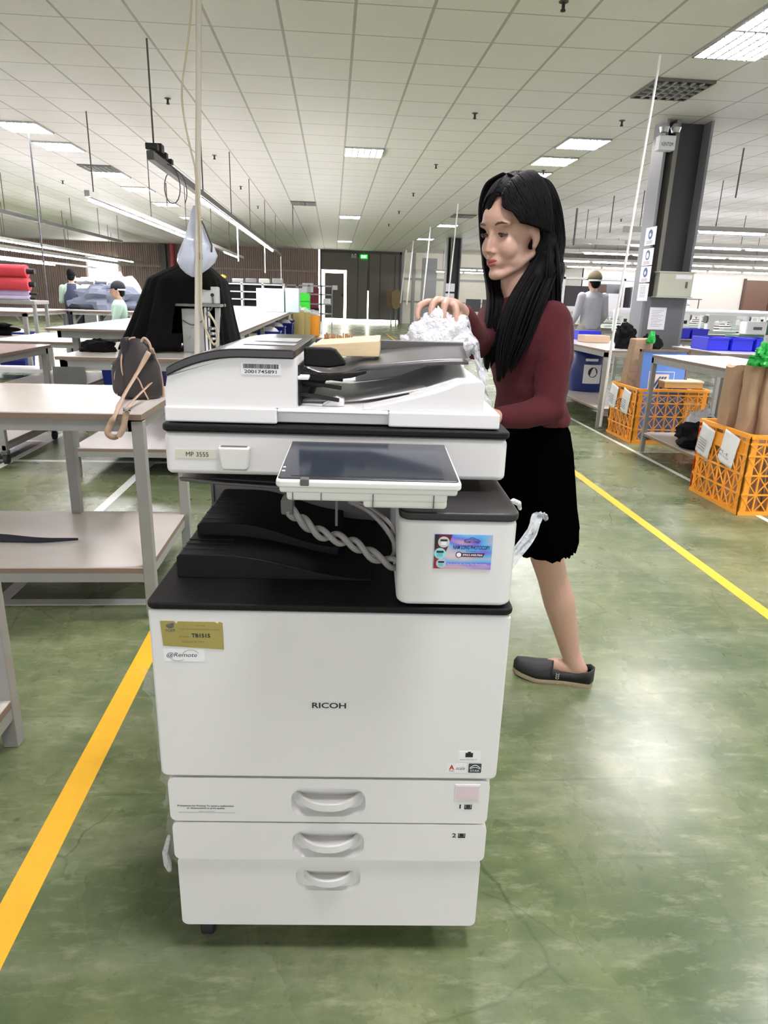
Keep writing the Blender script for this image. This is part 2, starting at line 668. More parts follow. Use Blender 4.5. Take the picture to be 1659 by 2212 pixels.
# ================================================================== the copier
cop = thing('photocopier', 'white office photocopier with black deck, tilted touch screen and document feeder, in the foreground', 'photocopier',
            (0.003, 0.996, 0), math.radians(-3.0))
FACE = lambda y: (lambda u, w, _: (u, y, w))

for i, (x, y) in enumerate(((-0.245, 0.06), (0.225, 0.19), (-0.24, 0.58), (0.235, 0.58))):
    mb = MB()
    mb.cyl((x - 0.012, y, 0.026), (x + 0.012, y, 0.026), 0.026, n=20)
    c = mb.build('caster', RUBBER, cop, bevel=0.003)
    MB().box(x - 0.018, x + 0.018, y - 0.012, y + 0.02, 0.044, 0.075).build('caster_fork', STEELD, c, bevel=0.003)

# body behind the front panels
MB().box(-0.288, 0.284, 0.02, 0.64, 0.318, 0.733).build('side_housing', WHITE2, cop, bevel=0.008)
MB().box(-0.281, 0.277, 0.018, 0.63, 0.072, 0.318).build('lower_housing', WHITE2, cop, bevel=0.01)


def handle_plate(name, x0, x1, z0, z1, yf, hc, hw, hh, hz, rad=0.004, rc=0.012):
    mb = MB()
    outer = rrect(x0, x1, z0, z1, rc)
    cx = -0.006
    hole = rrect(cx - hw, cx + hw, hz - hh, hz + hh, hh * 0.8, 6)
    plate_with_hole(mb, outer, hole, yf, yf + 0.022, 0.034)
    o = mb.build(name, WHITE, cop, bevel=0.0035, seg=3, ang=50)
    # D-shaped grip bridging the recess
    g = MB()
    n = 22
    ring = []
    for k in range(n + 1):
        a = -1 + 2 * k / n
        ring.append((cx + (hw - 0.006) * a, yf + 0.021 - 0.036 * (1 - abs(a) ** 2.4)))
    inner = [(x * 0.97 + cx * 0.03, y + 0.006) for x, y in ring]
    # lip
    lip = ring + inner[::-1]
    g.prism(lip, 'z', hz - 0.008, hz + 0.008)
    dish = [(x, y + 0.002) for x, y in inner] + [(cx + hw - 0.01, yf + 0.03), (cx - hw + 0.01, yf + 0.03)]
    g.prism(dish, 'z', hz - 0.006, hz + 0.001)
    g.build('drawer_handle', WHITE, o, bevel=0.0025, seg=2)
    return o


t1 = handle_plate('paper_drawer', -0.286, 0.279, 0.3195, 0.4115, 0.0, 0, 0.066, 0.030, 0.362)
t2 = handle_plate('paper_drawer', -0.284, 0.280, 0.2345, 0.3165, 0.0, 0, 0.065, 0.030, 0.271)
t3 = handle_plate('paper_drawer', -0.282, 0.276, 0.071, 0.2315, 0.008, 0, 0.060, 0.029, 0.184)
t1['label'] = 'upper paper drawer marked 1'
t2['label'] = 'middle paper drawer marked 2'
t3['label'] = 'deep bottom paper drawer'
door = MB().prism(rrect(-0.296, 0.289, 0.4145, 0.7325, 0.012, 5, (1, 0, 0, 1)), 'y', -0.001, 0.02).build('front_door', WHITE, cop, bevel=0.005, seg=3)
MB().box(-0.28, 0.272, 0.012, 0.02, 0.405, 0.42).box(-0.27, 0.26, 0.014, 0.02, 0.312, 0.322).build('panel_gap', BLK, cop)

# lettering and stickers on the front
MB().prism(rrect(-0.039, 0.029, 0.554, 0.570, 0.001, 1), 'y', -0.0016, -0.0008).build('badge', mat('badge_grey', (214, 215, 214), 0.4), door)
text_mesh('badge_lettering', 'RICOH', INK, -0.034, 0.023, 0.5565, 0.5672, FACE(-0.0019), door, bold=0.02)
pl = MB().prism([(-0.277, 0.714), (-0.2745, 0.6695), (-0.2275, 0.667), (-0.177, 0.6642), (-0.1775, 0.712), (-0.183, 0.714), (-0.185, 0.7105), (-0.190, 0.7135), (-0.249, 0.7135), (-0.251, 0.709), (-0.255, 0.714)], 'y', -0.0022, -0.001).build(
    'asset_plate', mat('brass_plate', (176, 164, 98), 0.3, metal=0.35, var=0.16, scale=18, stretch=(1, 1, .2)), door)
pl['label'] = 'brass-coloured asset plate with number TB1515'
text_mesh('plate_lettering', 'TB1515', INK, -0.228, -0.198, 0.6855, 0.6925, FACE(-0.0025), pl, bold=0.03)
GREYINK = mat('grey_ink', (96, 96, 88), 0.6)
text_mesh('plate_lettering', 'YOPP', GREYINK, -0.270, -0.2535, 0.6945, 0.7, FACE(-0.0025), pl, bold=0.01)
MB().ball((-0.2615, -0.0022, 0.7055), (0.0065, 0.0006, 0.004)).ball((-0.258, -0.0022, 0.709), (0.004, 0.0006, 0.002)).build('plate_emblem', GREYINK, pl)
BRN = mat('brown_ink', (128, 104, 52), 0.6)
text_mesh('plate_lettering', 'Tinh Cong', BRN, -0.222, -0.206, 0.7055, 0.7085, FACE(-0.0025), pl)
text_mesh('plate_lettering', 'Cty TNHH May Mac, San Xuat, Hang Hoa', BRN, -0.244, -0.182, 0.6985, 0.7015, FACE(-0.0025), pl)
text_mesh('plate_lettering', 'ID Number:', BRN, -0.248, -0.231, 0.6855, 0.6885, FACE(-0.0025), pl)
text_mesh('plate_lettering', 'TAI SAN SO CTY', BRN, -0.244, -0.208, 0.676, 0.679, FACE(-0.0025), pl)
st = MB().prism(rrect(-0.2755, -0.209, 0.641, 0.6645, 0.001, 1), 'y', -0.0016, -0.0008).build('remote_sticker', mat('pale_sticker', (232, 233, 233), 0.5), door)
text_mesh('sticker_lettering', '@Remote', mat('navy_ink', (32, 38, 74), 0.5), -0.2705, -0.221, 0.6475, 0.6575, FACE(-0.0019), st, shear=0.25)
mb = MB()
for a0, a1, cx, cz, rx, rz in ((20, 165, -0.231, 0.653, 0.013, 0.0095), (190, 330, -0.253, 0.648, 0.011, 0.006)):
    q = [(cx + rx * math.cos(math.radians(a0 + (a1 - a0) * k / 16)), -0.0018, cz + rz * math.sin(math.radians(a0 + (a1 - a0) * k / 16))) for k in range(17)]
    mb.tube(q, 0.0003, 4)
mb.build('sticker_swirl', GREYINK, st)
# small marks bottom right of the door
for (x, z, s, w, hh) in ((0.2215, 0.4555, 'colour controller', 0.030, 0.003),):
    MB().prism(rrect(x - 0.002, x + 0.036, z - 0.003, z + 0.019, 0.001, 1), 'y', -0.0014, -0.0008).build('small_sticker', mat('pale_sticker', (232, 233, 233), 0.5), door)
    text_mesh('sticker_lettering', 'Open Format F', INK, x, x + w, z, z + hh, FACE(-0.0018), door)
MB().box(0.231, 0.244, -0.002, -0.0012, 0.4625, 0.471).box(0.235, 0.240, -0.0021, -0.0012, 0.471, 0.4735).build('sticker_symbol', INK, door)
MB().prism(rrect(0.200, 0.2345, 0.430, 0.4485, 0.001, 1), 'y', -0.0014, -0.0008).build('small_sticker', mat('pale_sticker', (232, 233, 233), 0.5), door)
text_mesh('sticker_lettering', 'A', mat('red_ink', (190, 40, 40), 0.5), 0.204, 0.213, 0.436, 0.446, FACE(-0.0018), door, bold=0.03)
text_mesh('sticker_lettering', 'Adobe', INK, 0.204, 0.213, 0.4325, 0.435, FACE(-0.0018), door)
text_mesh('sticker_lettering', 'scale', GREYINK, 0.216, 0.232, 0.436, 0.443, FACE(-0.0018), door, shear=0.3)
es = MB().prism(rrect(0.238, 0.2605, 0.430, 0.449, 0.001, 1), 'y', -0.0014, -0.0008).build('energy_sticker', mat('dark_teal', (52, 66, 74), 0.5), door)
mb = MB()
mb.tube([(0.2405 + 0.018 * t / 10, -0.0018, 0.440 + 0.006 * math.sin(PI * t / 10)) for t in range(11)], 0.0005, 4)
mb.tube([(0.2405 + 0.018 * t / 10, -0.0018, 0.4385 + 0.003 * math.sin(PI * t / 10)) for t in range(11)], 0.0004, 4)
mb.build('energy_mark', PAPER, es)
text_mesh('sticker_lettering', 'STAR', PAPER, 0.2415, 0.2575, 0.4325, 0.4365, FACE(-0.0018), es)
# precautions lettering on drawer 1
y_ = FACE(-0.0004)
text_mesh('drawer_lettering', 'Precautions for Printing To avoid a malfunction\nor deterioration in print quality', INK, -0.272, -0.173, 0.345, 0.3545, y_, t1, bold=0.015)
text_mesh('drawer_lettering', 'When you load paper,\nplease be aware the load of OHP transparency use in the correct orientation', GREYINK, -0.270, -0.171, 0.337, 0.342, y_, t1)
fr = MB().box(0.217, 0.262, -0.0016, 0.001, 0.370, 0.4045).build('sticker_frame', mat('frame_lilac', (214, 212, 214), 0.4), t1, bevel=0.001)
MB().box(0.220, 0.259, -0.0022, 0.0, 0.375, 0.402).build('pink_sticker', mat('pale_pink', (214, 198, 202), 0.45, var=0.12, scale=22), t1)
text_mesh('drawer_number', '1', INK, 0.2275, 0.2300, 0.3525, 0.3615, y_, t1, bold=0.02)
text_mesh('drawer_number', '2', INK, 0.218, 0.2255, 0.2885, 0.298, y_, t2, bold=0.02)


def cassette_mark(x, z, par):
    mb = MB()
    mb.box(x, x + 0.0015, -0.0008, 0, z, z + 0.009).box(x + 0.0115, x + 0.013, -0.0008, 0, z, z + 0.009).box(x, x + 0.013, -0.0008, 0, z - 0.001, z + 0.001)
    for q in range(3):
        mb.box(x + 0.0025, x + 0.0105, -0.0008, 0, z + 0.002 + q * 0.0024, z + 0.0036 + q * 0.0024)
    mb.build('cassette_symbol', INK, par)


cassette_mark(0.2365, 0.3525, t1)
cassette_mark(0.229, 0.289, t2)

# black deck with the paper tray
deckshape = rrect(-0.2985, 0.2915, -0.004, 0.62, 0.016, 5)
deck = MB().prism(deckshape, 'z', 0.7345, 0.7465).build('black_deck', BLACKP, cop, bevel=0.004, seg=3)
for y in (0.035, 0.075):
    MB().box(-0.292, -0.16, y, y + 0.0015, 0.7462, 0.7468).build('deck_groove', BLK, deck)
mb = MB()
# outline of the tray in x-z: high on the left, falling to the right
def trayprof(zl, xr, x0):
    pts = [(x0, 0.746)]
    pts += [(x0, zl - 0.006), (x0 + 0.006, zl)]
    for k in range(13):
        t = k / 12
        x = x0 + 0.07 + (xr - x0 - 0.07) * t
        s = 0.5 - 0.5 * math.cos(PI * t)
        pts.append((x, zl + (0.750 - zl) * s))
    pts.append((xr, 0.746))
    return pts
mb.prism(trayprof(0.790, 0.06, -0.274), 'y', 0.098, 0.43)
tray = mb.build('paper_output_tray', BLACKP, cop, bevel=0.003)
mb = MB()
mb.prism([(x, z + (0.0215 if z > 0.7461 else 0)) for x, z in trayprof(0.792, 0.0, -0.262)], 'y', 0.198, 0.43)
mb.build('tray_step', BLACKP, tray, bevel=0.003)
mb = MB()
for y, zz, x0 in ((0.125, 0.7905, -0.27), (0.15, 0.7905, -0.27), (0.172, 0.7905, -0.27), (0.225, 0.8135, -0.258), (0.26, 0.8135, -0.258), (0.30, 0.8135, -0.258), (0.335, 0.8135, -0.258)):
    MB().box(x0, -0.19, y, y + 0.0022, zz - 0.0002, zz + 0.0006).build('tray_groove', BLK, tray)
# rear wall of the cavity and neck that carries the scanner
MB().box(-0.285, 0.105, 0.43, 0.60, 0.746, 0.926).build('rear_wall', mat('grey_panel', (112, 110, 106), 0.5), cop, bevel=0.004)
mb = MB()
mb.box(-0.286, -0.280, 0.425, 0.44, 0.75, 0.925).box(0.02, 0.026, 0.42, 0.44, 0.78, 0.925).box(-0.27, 0.02, 0.423, 0.43, 0.852, 0.858)
mb.build('rear_rib', DARKP, cop, bevel=0.001)
# shallow inner tray right below the scanner
mb = MB()
mb.prism([(-0.276, 0.912), (-0.273, 0.905), (-0.2, 0.899), (0.09, 0.886), (0.09, 0.890), (-0.2, 0.905), (-0.265, 0.912)], 'y', 0.15, 0.42)
tb = mb.build('inner_tray', mat('smoked_plastic', (84, 80, 76), 0.35), cop, bevel=0.002)
mb = MB()
for q in range(6):
    mb.bar((-0.22, 0.16 + q * 0.012, 0.909), (0.07, 0.16 + q * 0.012, 0.897), 0.003)
mb.build('tray_rib', BLK, tb)

# right-hand tower with the hologram sticker
tw = MB().prism(rrect(0.101, 0.2865, -0.004, 0.43, 0.022, 6), 'z', 0.7505, 0.8935).build('side_tower', WHITE, cop, bevel=0.008, seg=3)
MB().prism(rrect(0.101, 0.288, -0.006, 0.44, 0.022, 6), 'z', 0.8935, 0.9075).build('tower_cap', mat('tower_cap_black', (36, 35, 34), 0.45, var=0.05), tw, bevel=0.004, seg=3)


def holo_material():
    m = D.materials.new('hologram_foil')
    m.use_nodes = True
    nt = m.node_tree
    b = nt.nodes['Principled BSDF']
    tc = nt.nodes.new('ShaderNodeTexCoord')
    mp = nt.nodes.new('ShaderNodeMapping')
    mp.inputs['Rotation'].default_value = (0, 0.35, 0)
    mp.inputs['Scale'].default_value = (10, 1, 34)
    nt.links.new(tc.outputs['Object'], mp.inputs[0])
    n = nt.nodes.new('ShaderNodeTexNoise')
    n.inputs['Scale'].default_value = 1
    n.inputs['Detail'].default_value = 1
    nt.links.new(mp.outputs[0], n.inputs['Vector'])
    r = nt.nodes.new('ShaderNodeValToRGB')
    els = r.color_ramp.elements
    els[0].position, els[0].color = 0.3, rgb(214, 170, 178)
    els[1].position, els[1].color = 0.72, rgb(236, 222, 214)
    for p, c in ((0.4, (208, 178, 200)), (0.47, (128, 112, 232)), (0.53, (100, 190, 244)), (0.6, (196, 190, 214))):
        e = els.new(p)
        e.color = rgb(*c)
    nt.links.new(n.outputs['Fac'], r.inputs[0])
    nt.links.new(r.outputs[0], b.inputs['Base Color'])
    b.inputs['Roughness'].default_value = 0.3
    b.inputs['Metallic'].default_value = 0.25
    return m


ho = MB().box(0.1565, 0.247, -0.0056, -0.0045, 0.815, 0.8725).build('dealer_sticker', holo_material(), tw)
ho['label'] = 'shiny rainbow foil sticker of a photocopy dealer'
HF = FACE(-0.0062)
mb = MB()
mb.prism([(0.157, 0.872), (0.184, 0.872), (0.1715, 0.833), (0.157, 0.833)], 'y', -0.0059, -0.005)
mb.build('sticker_panel', mat('maroon_print', (96, 26, 26), 0.4), ho)
MB().prism([(0.157, 0.833), (0.1685, 0.833), (0.1685, 0.816), (0.157, 0.816)], 'y', -0.0059, -0.005).build('sticker_panel', mat('red_print', (150, 40, 36), 0.4), ho)
MB().prism([(0.157, 0.872), (0.163, 0.872), (0.1605, 0.85), (0.157, 0.85)], 'y', -0.0060, -0.0051).build('sticker_panel', INK, ho)
for x, z, r, c in ((0.171, 0.860, 0.009, (205, 205, 205)), (0.166, 0.841, 0.0092, (150, 224, 226)), (0.1685, 0.8245, 0.0078, (186, 200, 222))):
    MB().cyl((x, -0.0064, z), (x, -0.0056, z), r, n=28).build('round_picture', mat('disc_%d' % c[0], c, 0.35), ho)
    MB().box(x - r * .5, x + r * .45, -0.0067, -0.0062, z - r * .55, z + r * .3).build('round_picture', PAPER if c[0] == 205 else mat('disc_in_%d' % c[0], (120, 190, 200), .4), ho)
    MB().box(x - r * .6, x + r * .6, -0.0068, -0.0062, z + r * .15, z + r * .5).build('round_picture', INK, ho)
DBL = mat('deep_blue_ink', (30, 20, 92), 0.5)
text_mesh('sticker_lettering', 'NAM LONG PHOTOCOPY', DBL, 0.186, 0.2435, 0.8485, 0.855, HF, ho, bold=0.02)
text_mesh('sticker_lettering', 'HOTLINE', DBL, 0.207, 0.2215, 0.8445, 0.8465, HF, ho)
MB().prism([(0.1955, 0.836), (0.2335, 0.836), (0.236, 0.8425), (0.1955, 0.8425)], 'y', -0.0060, -0.005).build('number_strip', mat('maroon_strip', (88, 26, 56), 0.4), ho)
text_mesh('sticker_lettering', '0963.440.966', PAPER, 0.2015, 0.2325, 0.8378, 0.8412, FACE(-0.0064), ho, bold=0.02)
MB().cyl((0.1955, -0.0063, 0.8395), (0.1955, -0.0055, 0.8395), 0.005, n=20).build('phone_disc', DBL, ho)
MB().cyl((0.1955, -0.0067, 0.8395), (0.1955, -0.006, 0.8395), 0.0038, n=20).build('phone_disc', PAPER, ho)
text_mesh('sticker_lettering', 'NAM LONG', DBL, 0.2035, 0.226, 0.859, 0.8625, HF, ho, bold=0.01)
mb = MB()
for a0, a1 in ((0, 180),):
    mb.tube([(0.215 + 0.013 * math.cos(math.radians(a)), -0.0062, 0.8605 + 0.006 * math.sin(math.radians(a))) for a in range(10, 175, 11)], 0.0004, 4)
    mb.tube([(0.215 + 0.004 * math.cos(math.radians(a)), -0.0062, 0.866 + 0.0025 * math.sin(math.radians(a))) for a in range(10, 175, 15)], 0.0003, 4)
mb.build('sticker_emblem', DBL, ho)
text_mesh('sticker_lettering', 'DC: So 12, Khu Pho, Phuong, Thanh Pho, Viet Nam', PAPER, 0.178, 0.240, 0.822, 0.825, HF, ho)

# twisted grey cables at the tower's left, loose ends hanging from the panel arm
CBL = mat('grey_cable', (142, 140, 136), 0.45)
def L2W(x, y, z):  # helper kept in copier space
    return (x, y, z)
mb = MB()
base = [(-0.075, 0.04, 0.893), (-0.055, 0.045, 0.875), (-0.03, 0.05, 0.853), (0.0, 0.05, 0.843), (0.03, 0.05, 0.833), (0.06, 0.05, 0.815), (0.095, 0.05, 0.80), (0.118, 0.06, 0.80)]
def smooth_path(p, n=6):
    out = []
    p = [Vector(q) for q in p]
    for i in range(len(p) - 1):
        p0, p1, p2, p3 = p[max(i - 1, 0)], p[i], p[i + 1], p[min(i + 2, len(p) - 1)]
        for k in range(n):
            t = k / n
            out.append(0.5 * ((2 * p1) + (p2 - p0) * t + (2 * p0 - 5 * p1 + 4 * p2 - p3) * t * t + (-p0 + 3 * p1 - 3 * p2 + p3) * t ** 3))
    out.append(p[-1])
    return out
sp = smooth_path(base, 8)
for ph in (0, PI):
    pts = [q + Vector((0, 0.006 * math.cos(i * 0.42 + ph), 0.0075 * math.sin(i * 0.42 + ph))) for i, q in enumerate(sp)]
    mb.tube(pts, 0.0052, 10)
mb.tube(smooth_path([(0.02, 0.16, 0.872), (0.055, 0.13, 0.864), (0.085, 0.1, 0.842), (0.10, 0.08, 0.818), (0.09, 0.07, 0.80), (0.06, 0.1, 0.795)]), 0.0045, 8)
mb.tube(smooth_path([(0.0, 0.17, 0.878), (0.05, 0.14, 0.870), (0.09, 0.11, 0.85), (0.104, 0.1, 0.826)]), 0.004, 8)
mb.build('cable', CBL, cop)
MB().prism(rrect(-0.085, -0.066, 0.886, 0.912, 0.004, 3), 'y', 0.03, 0.06).build('cable_boot', DARKP, cop, bevel=0.003)

# scanner section
mb = MB()
mb.prism(rrect(-0.2855, 0.283, 0.11, 0.63, 0.014, 5), 'z', 0.928, 0.9985)
sc_ = mb.build('scanner_unit', WHITE, cop, bevel=0.009, seg=3)
MB().prism(rrect(-0.288, 0.2855, 0.107, 0.635, 0.014, 5), 'z', 1.0, 1.0125).build('scanner_rim', BLACKP, sc_, bevel=0.004, seg=3)
MB().prism(rrect(-0.284, 0.281, 0.114, 0.62, 0.01, 4), 'z', 0.9975, 1.001).build('rim_gap', DARKP, sc_)
MB().prism(rrect(-0.267, -0.199, 0.956, 0.971, 0.001, 1), 'y', 0.1088, 0.1098).build('model_sticker', mat('beige_sticker', (208, 208, 190), 0.5), sc_)
text_mesh('model_lettering', 'MP 3555', INK, -0.2495, -0.2125, 0.9592, 0.967, FACE(0.1084), sc_)
mb = MB()
mb.prism([(-0.195, 0.979), (-0.142, 0.979), (-0.146, 0.943), (-0.150, 0.940), (-0.186, 0.940), (-0.190, 0.943)], 'y', 0.094, 0.1105)
clip = mb.build('clip_holder', WHITE2, sc_, bevel=0.004, seg=3)
MB().box(-0.190, -0.147, 0.097, 0.107, 0.9785, 0.9795).build('holder_opening', DARKP, clip)

# control panel with screen, hung in front of the scanner
def panel_pt(u, v, w):
    # u across, v from front (0) to back (1), w height above the sloping face
    y0, z0, y1, z1 = -0.112, 0.9825, 0.062, 0.9985
    return Vector((u, y0 + (y1 - y0) * v, z0 + (z1 - z0) * v + w))
def panel_prism(pts, w0, w1):
    n = len(pts)
    vs = [panel_pt(u, v, w0) for u, v in pts] + [panel_pt(u, v, w1) for u, v in pts]
    return MB().add(vs, [tuple(range(n - 1, -1, -1)), tuple(range(n, 2 * n))] + [(i, (i + 1) % n, n + (i + 1) % n, n + i) for i in range(n)])
body = panel_prism(rrect(-0.0735, 0.1785, 0, 1, 0.035 * 2, 1) if False else [(-0.0735, 0.03), (-0.068, 0), (0.173, 0), (0.1785, 0.03), (0.1735, 0.97), (0.168, 1), (-0.066, 1), (-0.0715, 0.97)], -0.012, -0.0005)
pn = body.build('control_panel', mat('panel_white', (226, 226, 220), 0.4, var=0.02), cop, bevel=0.004, seg=3)
panel_prism([(-0.070, 0.08), (0.175, 0.08), (0.172, 0.93), (-0.069, 0.93)], -0.024, -0.012).build('panel_underside', mat('panel_white', (0, 0, 0)), pn, bevel=0.004, seg=3)
panel_prism([(-0.0705, 0.045), (-0.067, 0.025), (0.171, 0.025), (0.1745, 0.045), (0.1705, 0.985), (-0.0685, 0.985)], -0.002, 0.0012).build('panel_bezel', mat('bezel_dark', (52, 54, 60), 0.18), pn, bevel=0.001)
panel_prism([(-0.0535, 0.075), (0.1545, 0.075), (0.1555, 0.93), (-0.0555, 0.93)], 0.001, 0.0018).build('screen', SCREEN, pn)
panel_prism([(-0.040, -0.01), (-0.028, -0.01), (-0.028, 0.045), (-0.040, 0.045)], -0.008, 0.0022).build('power_key', DARKP, pn, bevel=0.0015)
panel_prism([(-0.068, 0.17), (-0.0635, 0.17), (-0.0635, 0.19), (-0.068, 0.19)], 0.001, 0.002).build('indicator', PAPER, pn)
panel_prism([(-0.068, 0.26), (-0.0645, 0.26), (-0.0645, 0.28), (-0.068, 0.28)], 0.001, 0.002).build('indicator', PAPER, pn)
mb = MB()
mb.box(-0.062, 0.163, -0.085, 0.05, 0.945, 0.962)
mb.box(0.045, 0.163, -0.083, 0.0, 0.936, 0.95)
mb.build('panel_base', mat('panel_white', (0, 0, 0)), pn, bevel=0.005, seg=3)
mb = MB()
mb.box(-0.0535, -0.0525, -0.0865, -0.083, 0.944, 0.961).box(-0.014, -0.013, -0.0865, -0.083, 0.944, 0.961).box(0.058, 0.0592, -0.0865, -0.083, 0.937, 0.961).box(0.143, 0.1442, -0.0865, -0.083, 0.937, 0.961)
mb.box(-0.0535, -0.013, -0.0862, -0.083, 0.9595, 0.9605).box(0.058, 0.144, -0.0862, -0.083, 0.9595, 0.9605)
mb.build('panel_seam', DARKP, pn)
MB().box(-0.01, 0.1, 0.03, 0.13, 0.93, 0.955).build('panel_arm', DARKP, pn, bevel=0.004)
MB().box(0.0, 0.004, 0.045, 0.05, 0.865, 0.935).build('panel_stay', STEELD, pn)

# document feeder
FW = mat('feeder_white', (228, 228, 226), 0.4, var=0.02)
mb = MB()
# lid with a notch for lifting along the front
lid = [(-0.2835, 0.12), (-0.2835, 0.60), (0.268, 0.60), (0.268, 0.12)]
mb.prism(rrect(-0.2835, 0.268, 0.135, 0.61, 0.012, 4), 'z', 1.0145, 1.040)
mb.box(-0.283, -0.100, 0.118, 0.14, 1.0145, 1.040).box(0.083, 0.2675, 0.118, 0.14, 1.0145, 1.040).box(-0.10, 0.083, 0.118, 0.14, 1.0335, 1.040)
ad = mb.build('feeder_lid', FW, cop, bevel=0.005, seg=3)
ad['label'] = 'white document feeder lid'
def top_arc(x):  # height of the feeder's cover, low at its left end
    t = max(0.0, min(1.0, (x + 0.279) / 0.13))
    return 1.098 + 0.034 * (1 - (1 - t) ** 2.2)
xs = [-0.277 + 0.206 * i / 14 for i in range(15)]
house = [(-0.282, 1.04), (-0.281, 1.066), (-0.2765, 1.088)] + [(x, top_arc(x) - 0.012) for x in xs] + [(-0.0685, 1.11), (-0.0685, 1.04)]
MB().prism(house, 'y', 0.125, 0.55).build('feeder_housing', FW, ad, bevel=0.004, seg=3)
cov = [(x, top_arc(x) - 0.0125) for x in xs] + [(x, top_arc(x) + 0.0025) for x in reversed(xs)]
cv = MB().prism(cov, 'y', 0.119, 0.56).build('feeder_cover', mat('feeder_cover_dark', (40, 39, 38), 0.22, var=0.05), ad, bevel=0.003, seg=2)
MB().box(-0.16, -0.085, 0.27, 0.275, 1.1350, 1.1357).box(-0.165, -0.085, 0.30, 0.40, 1.1350, 1.1357).box(-0.17, -0.08, 0.21, 0.25, 1.1349, 1.1356).build('cover_label', mat('silver_label', (190, 192, 196), 0.25, var=0.1), cv)
MB().prism(rrect(-0.157, -0.0925, 1.0935, 1.1125, 0.001, 1), 'y', 0.1238, 0.1247).build('barcode_sticker', PAPER, ad)
mb = MB()
rnd = random.Random(4)
x = -0.1535
while x < -0.0975:
    w = rnd.choice((0.0004, 0.0007, 0.0011))
    mb.box(x, x + w, 0.1232, 0.124, 1.1035, 1.1105)
    x += w + rnd.choice((0.0004, 0.0006, 0.0009))
mb.build('barcode', INK, ad)
text_mesh('barcode_number', '2001745891', INK, -0.152, -0.1, 1.0958, 1.1012, FACE(0.1232), ad, bold=0.012)
# output surface: white slopes rising to the right
mb = MB()
def sheet(u, v):
    x = -0.066 + 0.30 * u
    y = 0.20 + 0.30 * v
    z = 1.042 + 0.045 * max(0, u - 0.25) ** 1.3 / 0.75 ** 1.3 + 0.004 * math.cos(v * PI) * u
    return (x, y, z)
mb.grid(sheet, 20, 6)
mb.build('output_sheet', FW, ad, ang=60, solid=0.003)
mb = MB()
mb.prism([(0.04, 1.040), (0.2405, 1.040), (0.2405, 1.084), (0.236, 1.091), (0.20, 1.087)] + [(0.20 - 0.16 * t / 8, 1.087 - 0.046 * (t / 8) ** 0.75) for t in range(1, 9)], 'y', 0.13, 0.19)
mb.prism([(0.12, 1.060), (0.2405, 1.060), (0.2405, 1.084), (0.236, 1.091), (0.20, 1.089)], 'y', 0.19, 0.50)
mb.build('output_ramp', FW, ad, bevel=0.006, seg=3)
mb = MB()
mb.prism([(0.02, 1.04), (0.255, 1.04), (0.255, 1.115), (0.235, 1.118), (0.12, 1.10), (0.02, 1.075)], 'y', 0.50, 0.56)
mb.build('rear_rail', FW, ad, bevel=0.006, seg=3)
MB().box(-0.0685, -0.05, 0.14, 0.19, 1.085, 1.091).build('paper_stop', FW, ad, bevel=0.002)
mb = MB()
mb.prism([(-0.03, 1.04), (0.008, 1.04), (0.008, 1.05), (-0.006, 1.055)], 'y', 0.155, 0.2)
mb.build('paper_stop', FW, ad, bevel=0.002)
for a_, b_ in (((-0.067, 0.2, 1.075), (0.002, 0.19, 1.067)), ((-0.067, 0.16, 1.060), (0.0, 0.15, 1.052)), ((-0.067, 0.26, 1.080), (0.002, 0.25, 1.074))):
    MB().bar(a_, b_, 0.006, 0.006).build('paper_arm', BLK, ad)
MB().box(-0.070, -0.066, 0.15, 0.52, 1.042, 1.108).build('feeder_opening', BLK, ad)
# upper input tray, dark with a curved supporting wing at the right
mb = MB()
def wing(u, v):
    x = -0.066 + (0.315 - 0.03 * (1 - v)) * u
    y = 0.19 + 0.31 * v
    dip = -0.014 * math.sin(min(1, u / 0.35) * PI) if u < 0.35 else 0.0
    z = 1.098 + dip + 0.018 * (1 - math.cos(PI * max(0, (u - 0.15)) / 0.85)) / 2 + 0.006 * v
    return (x, y, z)
mb.grid(wing, 26, 8)
it = mb.build('input_tray', mat('tray_grey', (70, 70, 70), 0.3, var=0.05), ad, ang=60, solid=0.007)
MB().box(-0.066, 0.25, 0.497, 0.506, 1.098, 1.132).build('tray_back_edge', DARKP, it, bevel=0.003)
MB().prism([(-0.062, 1.103), (-0.062, 1.1345), (-0.018, 1.1345), (-0.008, 1.132), (0.008, 1.113), (0.010, 1.106), (-0.02, 1.101)], 'y', 0.185, 0.205).build('side_fence', BLACKP, it, bevel=0.004, seg=3)
MB().prism([(-0.067, 1.082), (-0.067, 1.096), (-0.02, 1.092), (0.03, 1.097), (0.045, 1.1), (0.045, 1.095), (0.02, 1.087), (-0.03, 1.08)], 'y', 0.17, 0.19).build('tray_lip', BLACKP, it, bevel=0.002)
MB().box(-0.062, -0.03, 0.20, 0.3, 1.066, 1.09).build('tray_bracket', BLACKP, it, bevel=0.002)

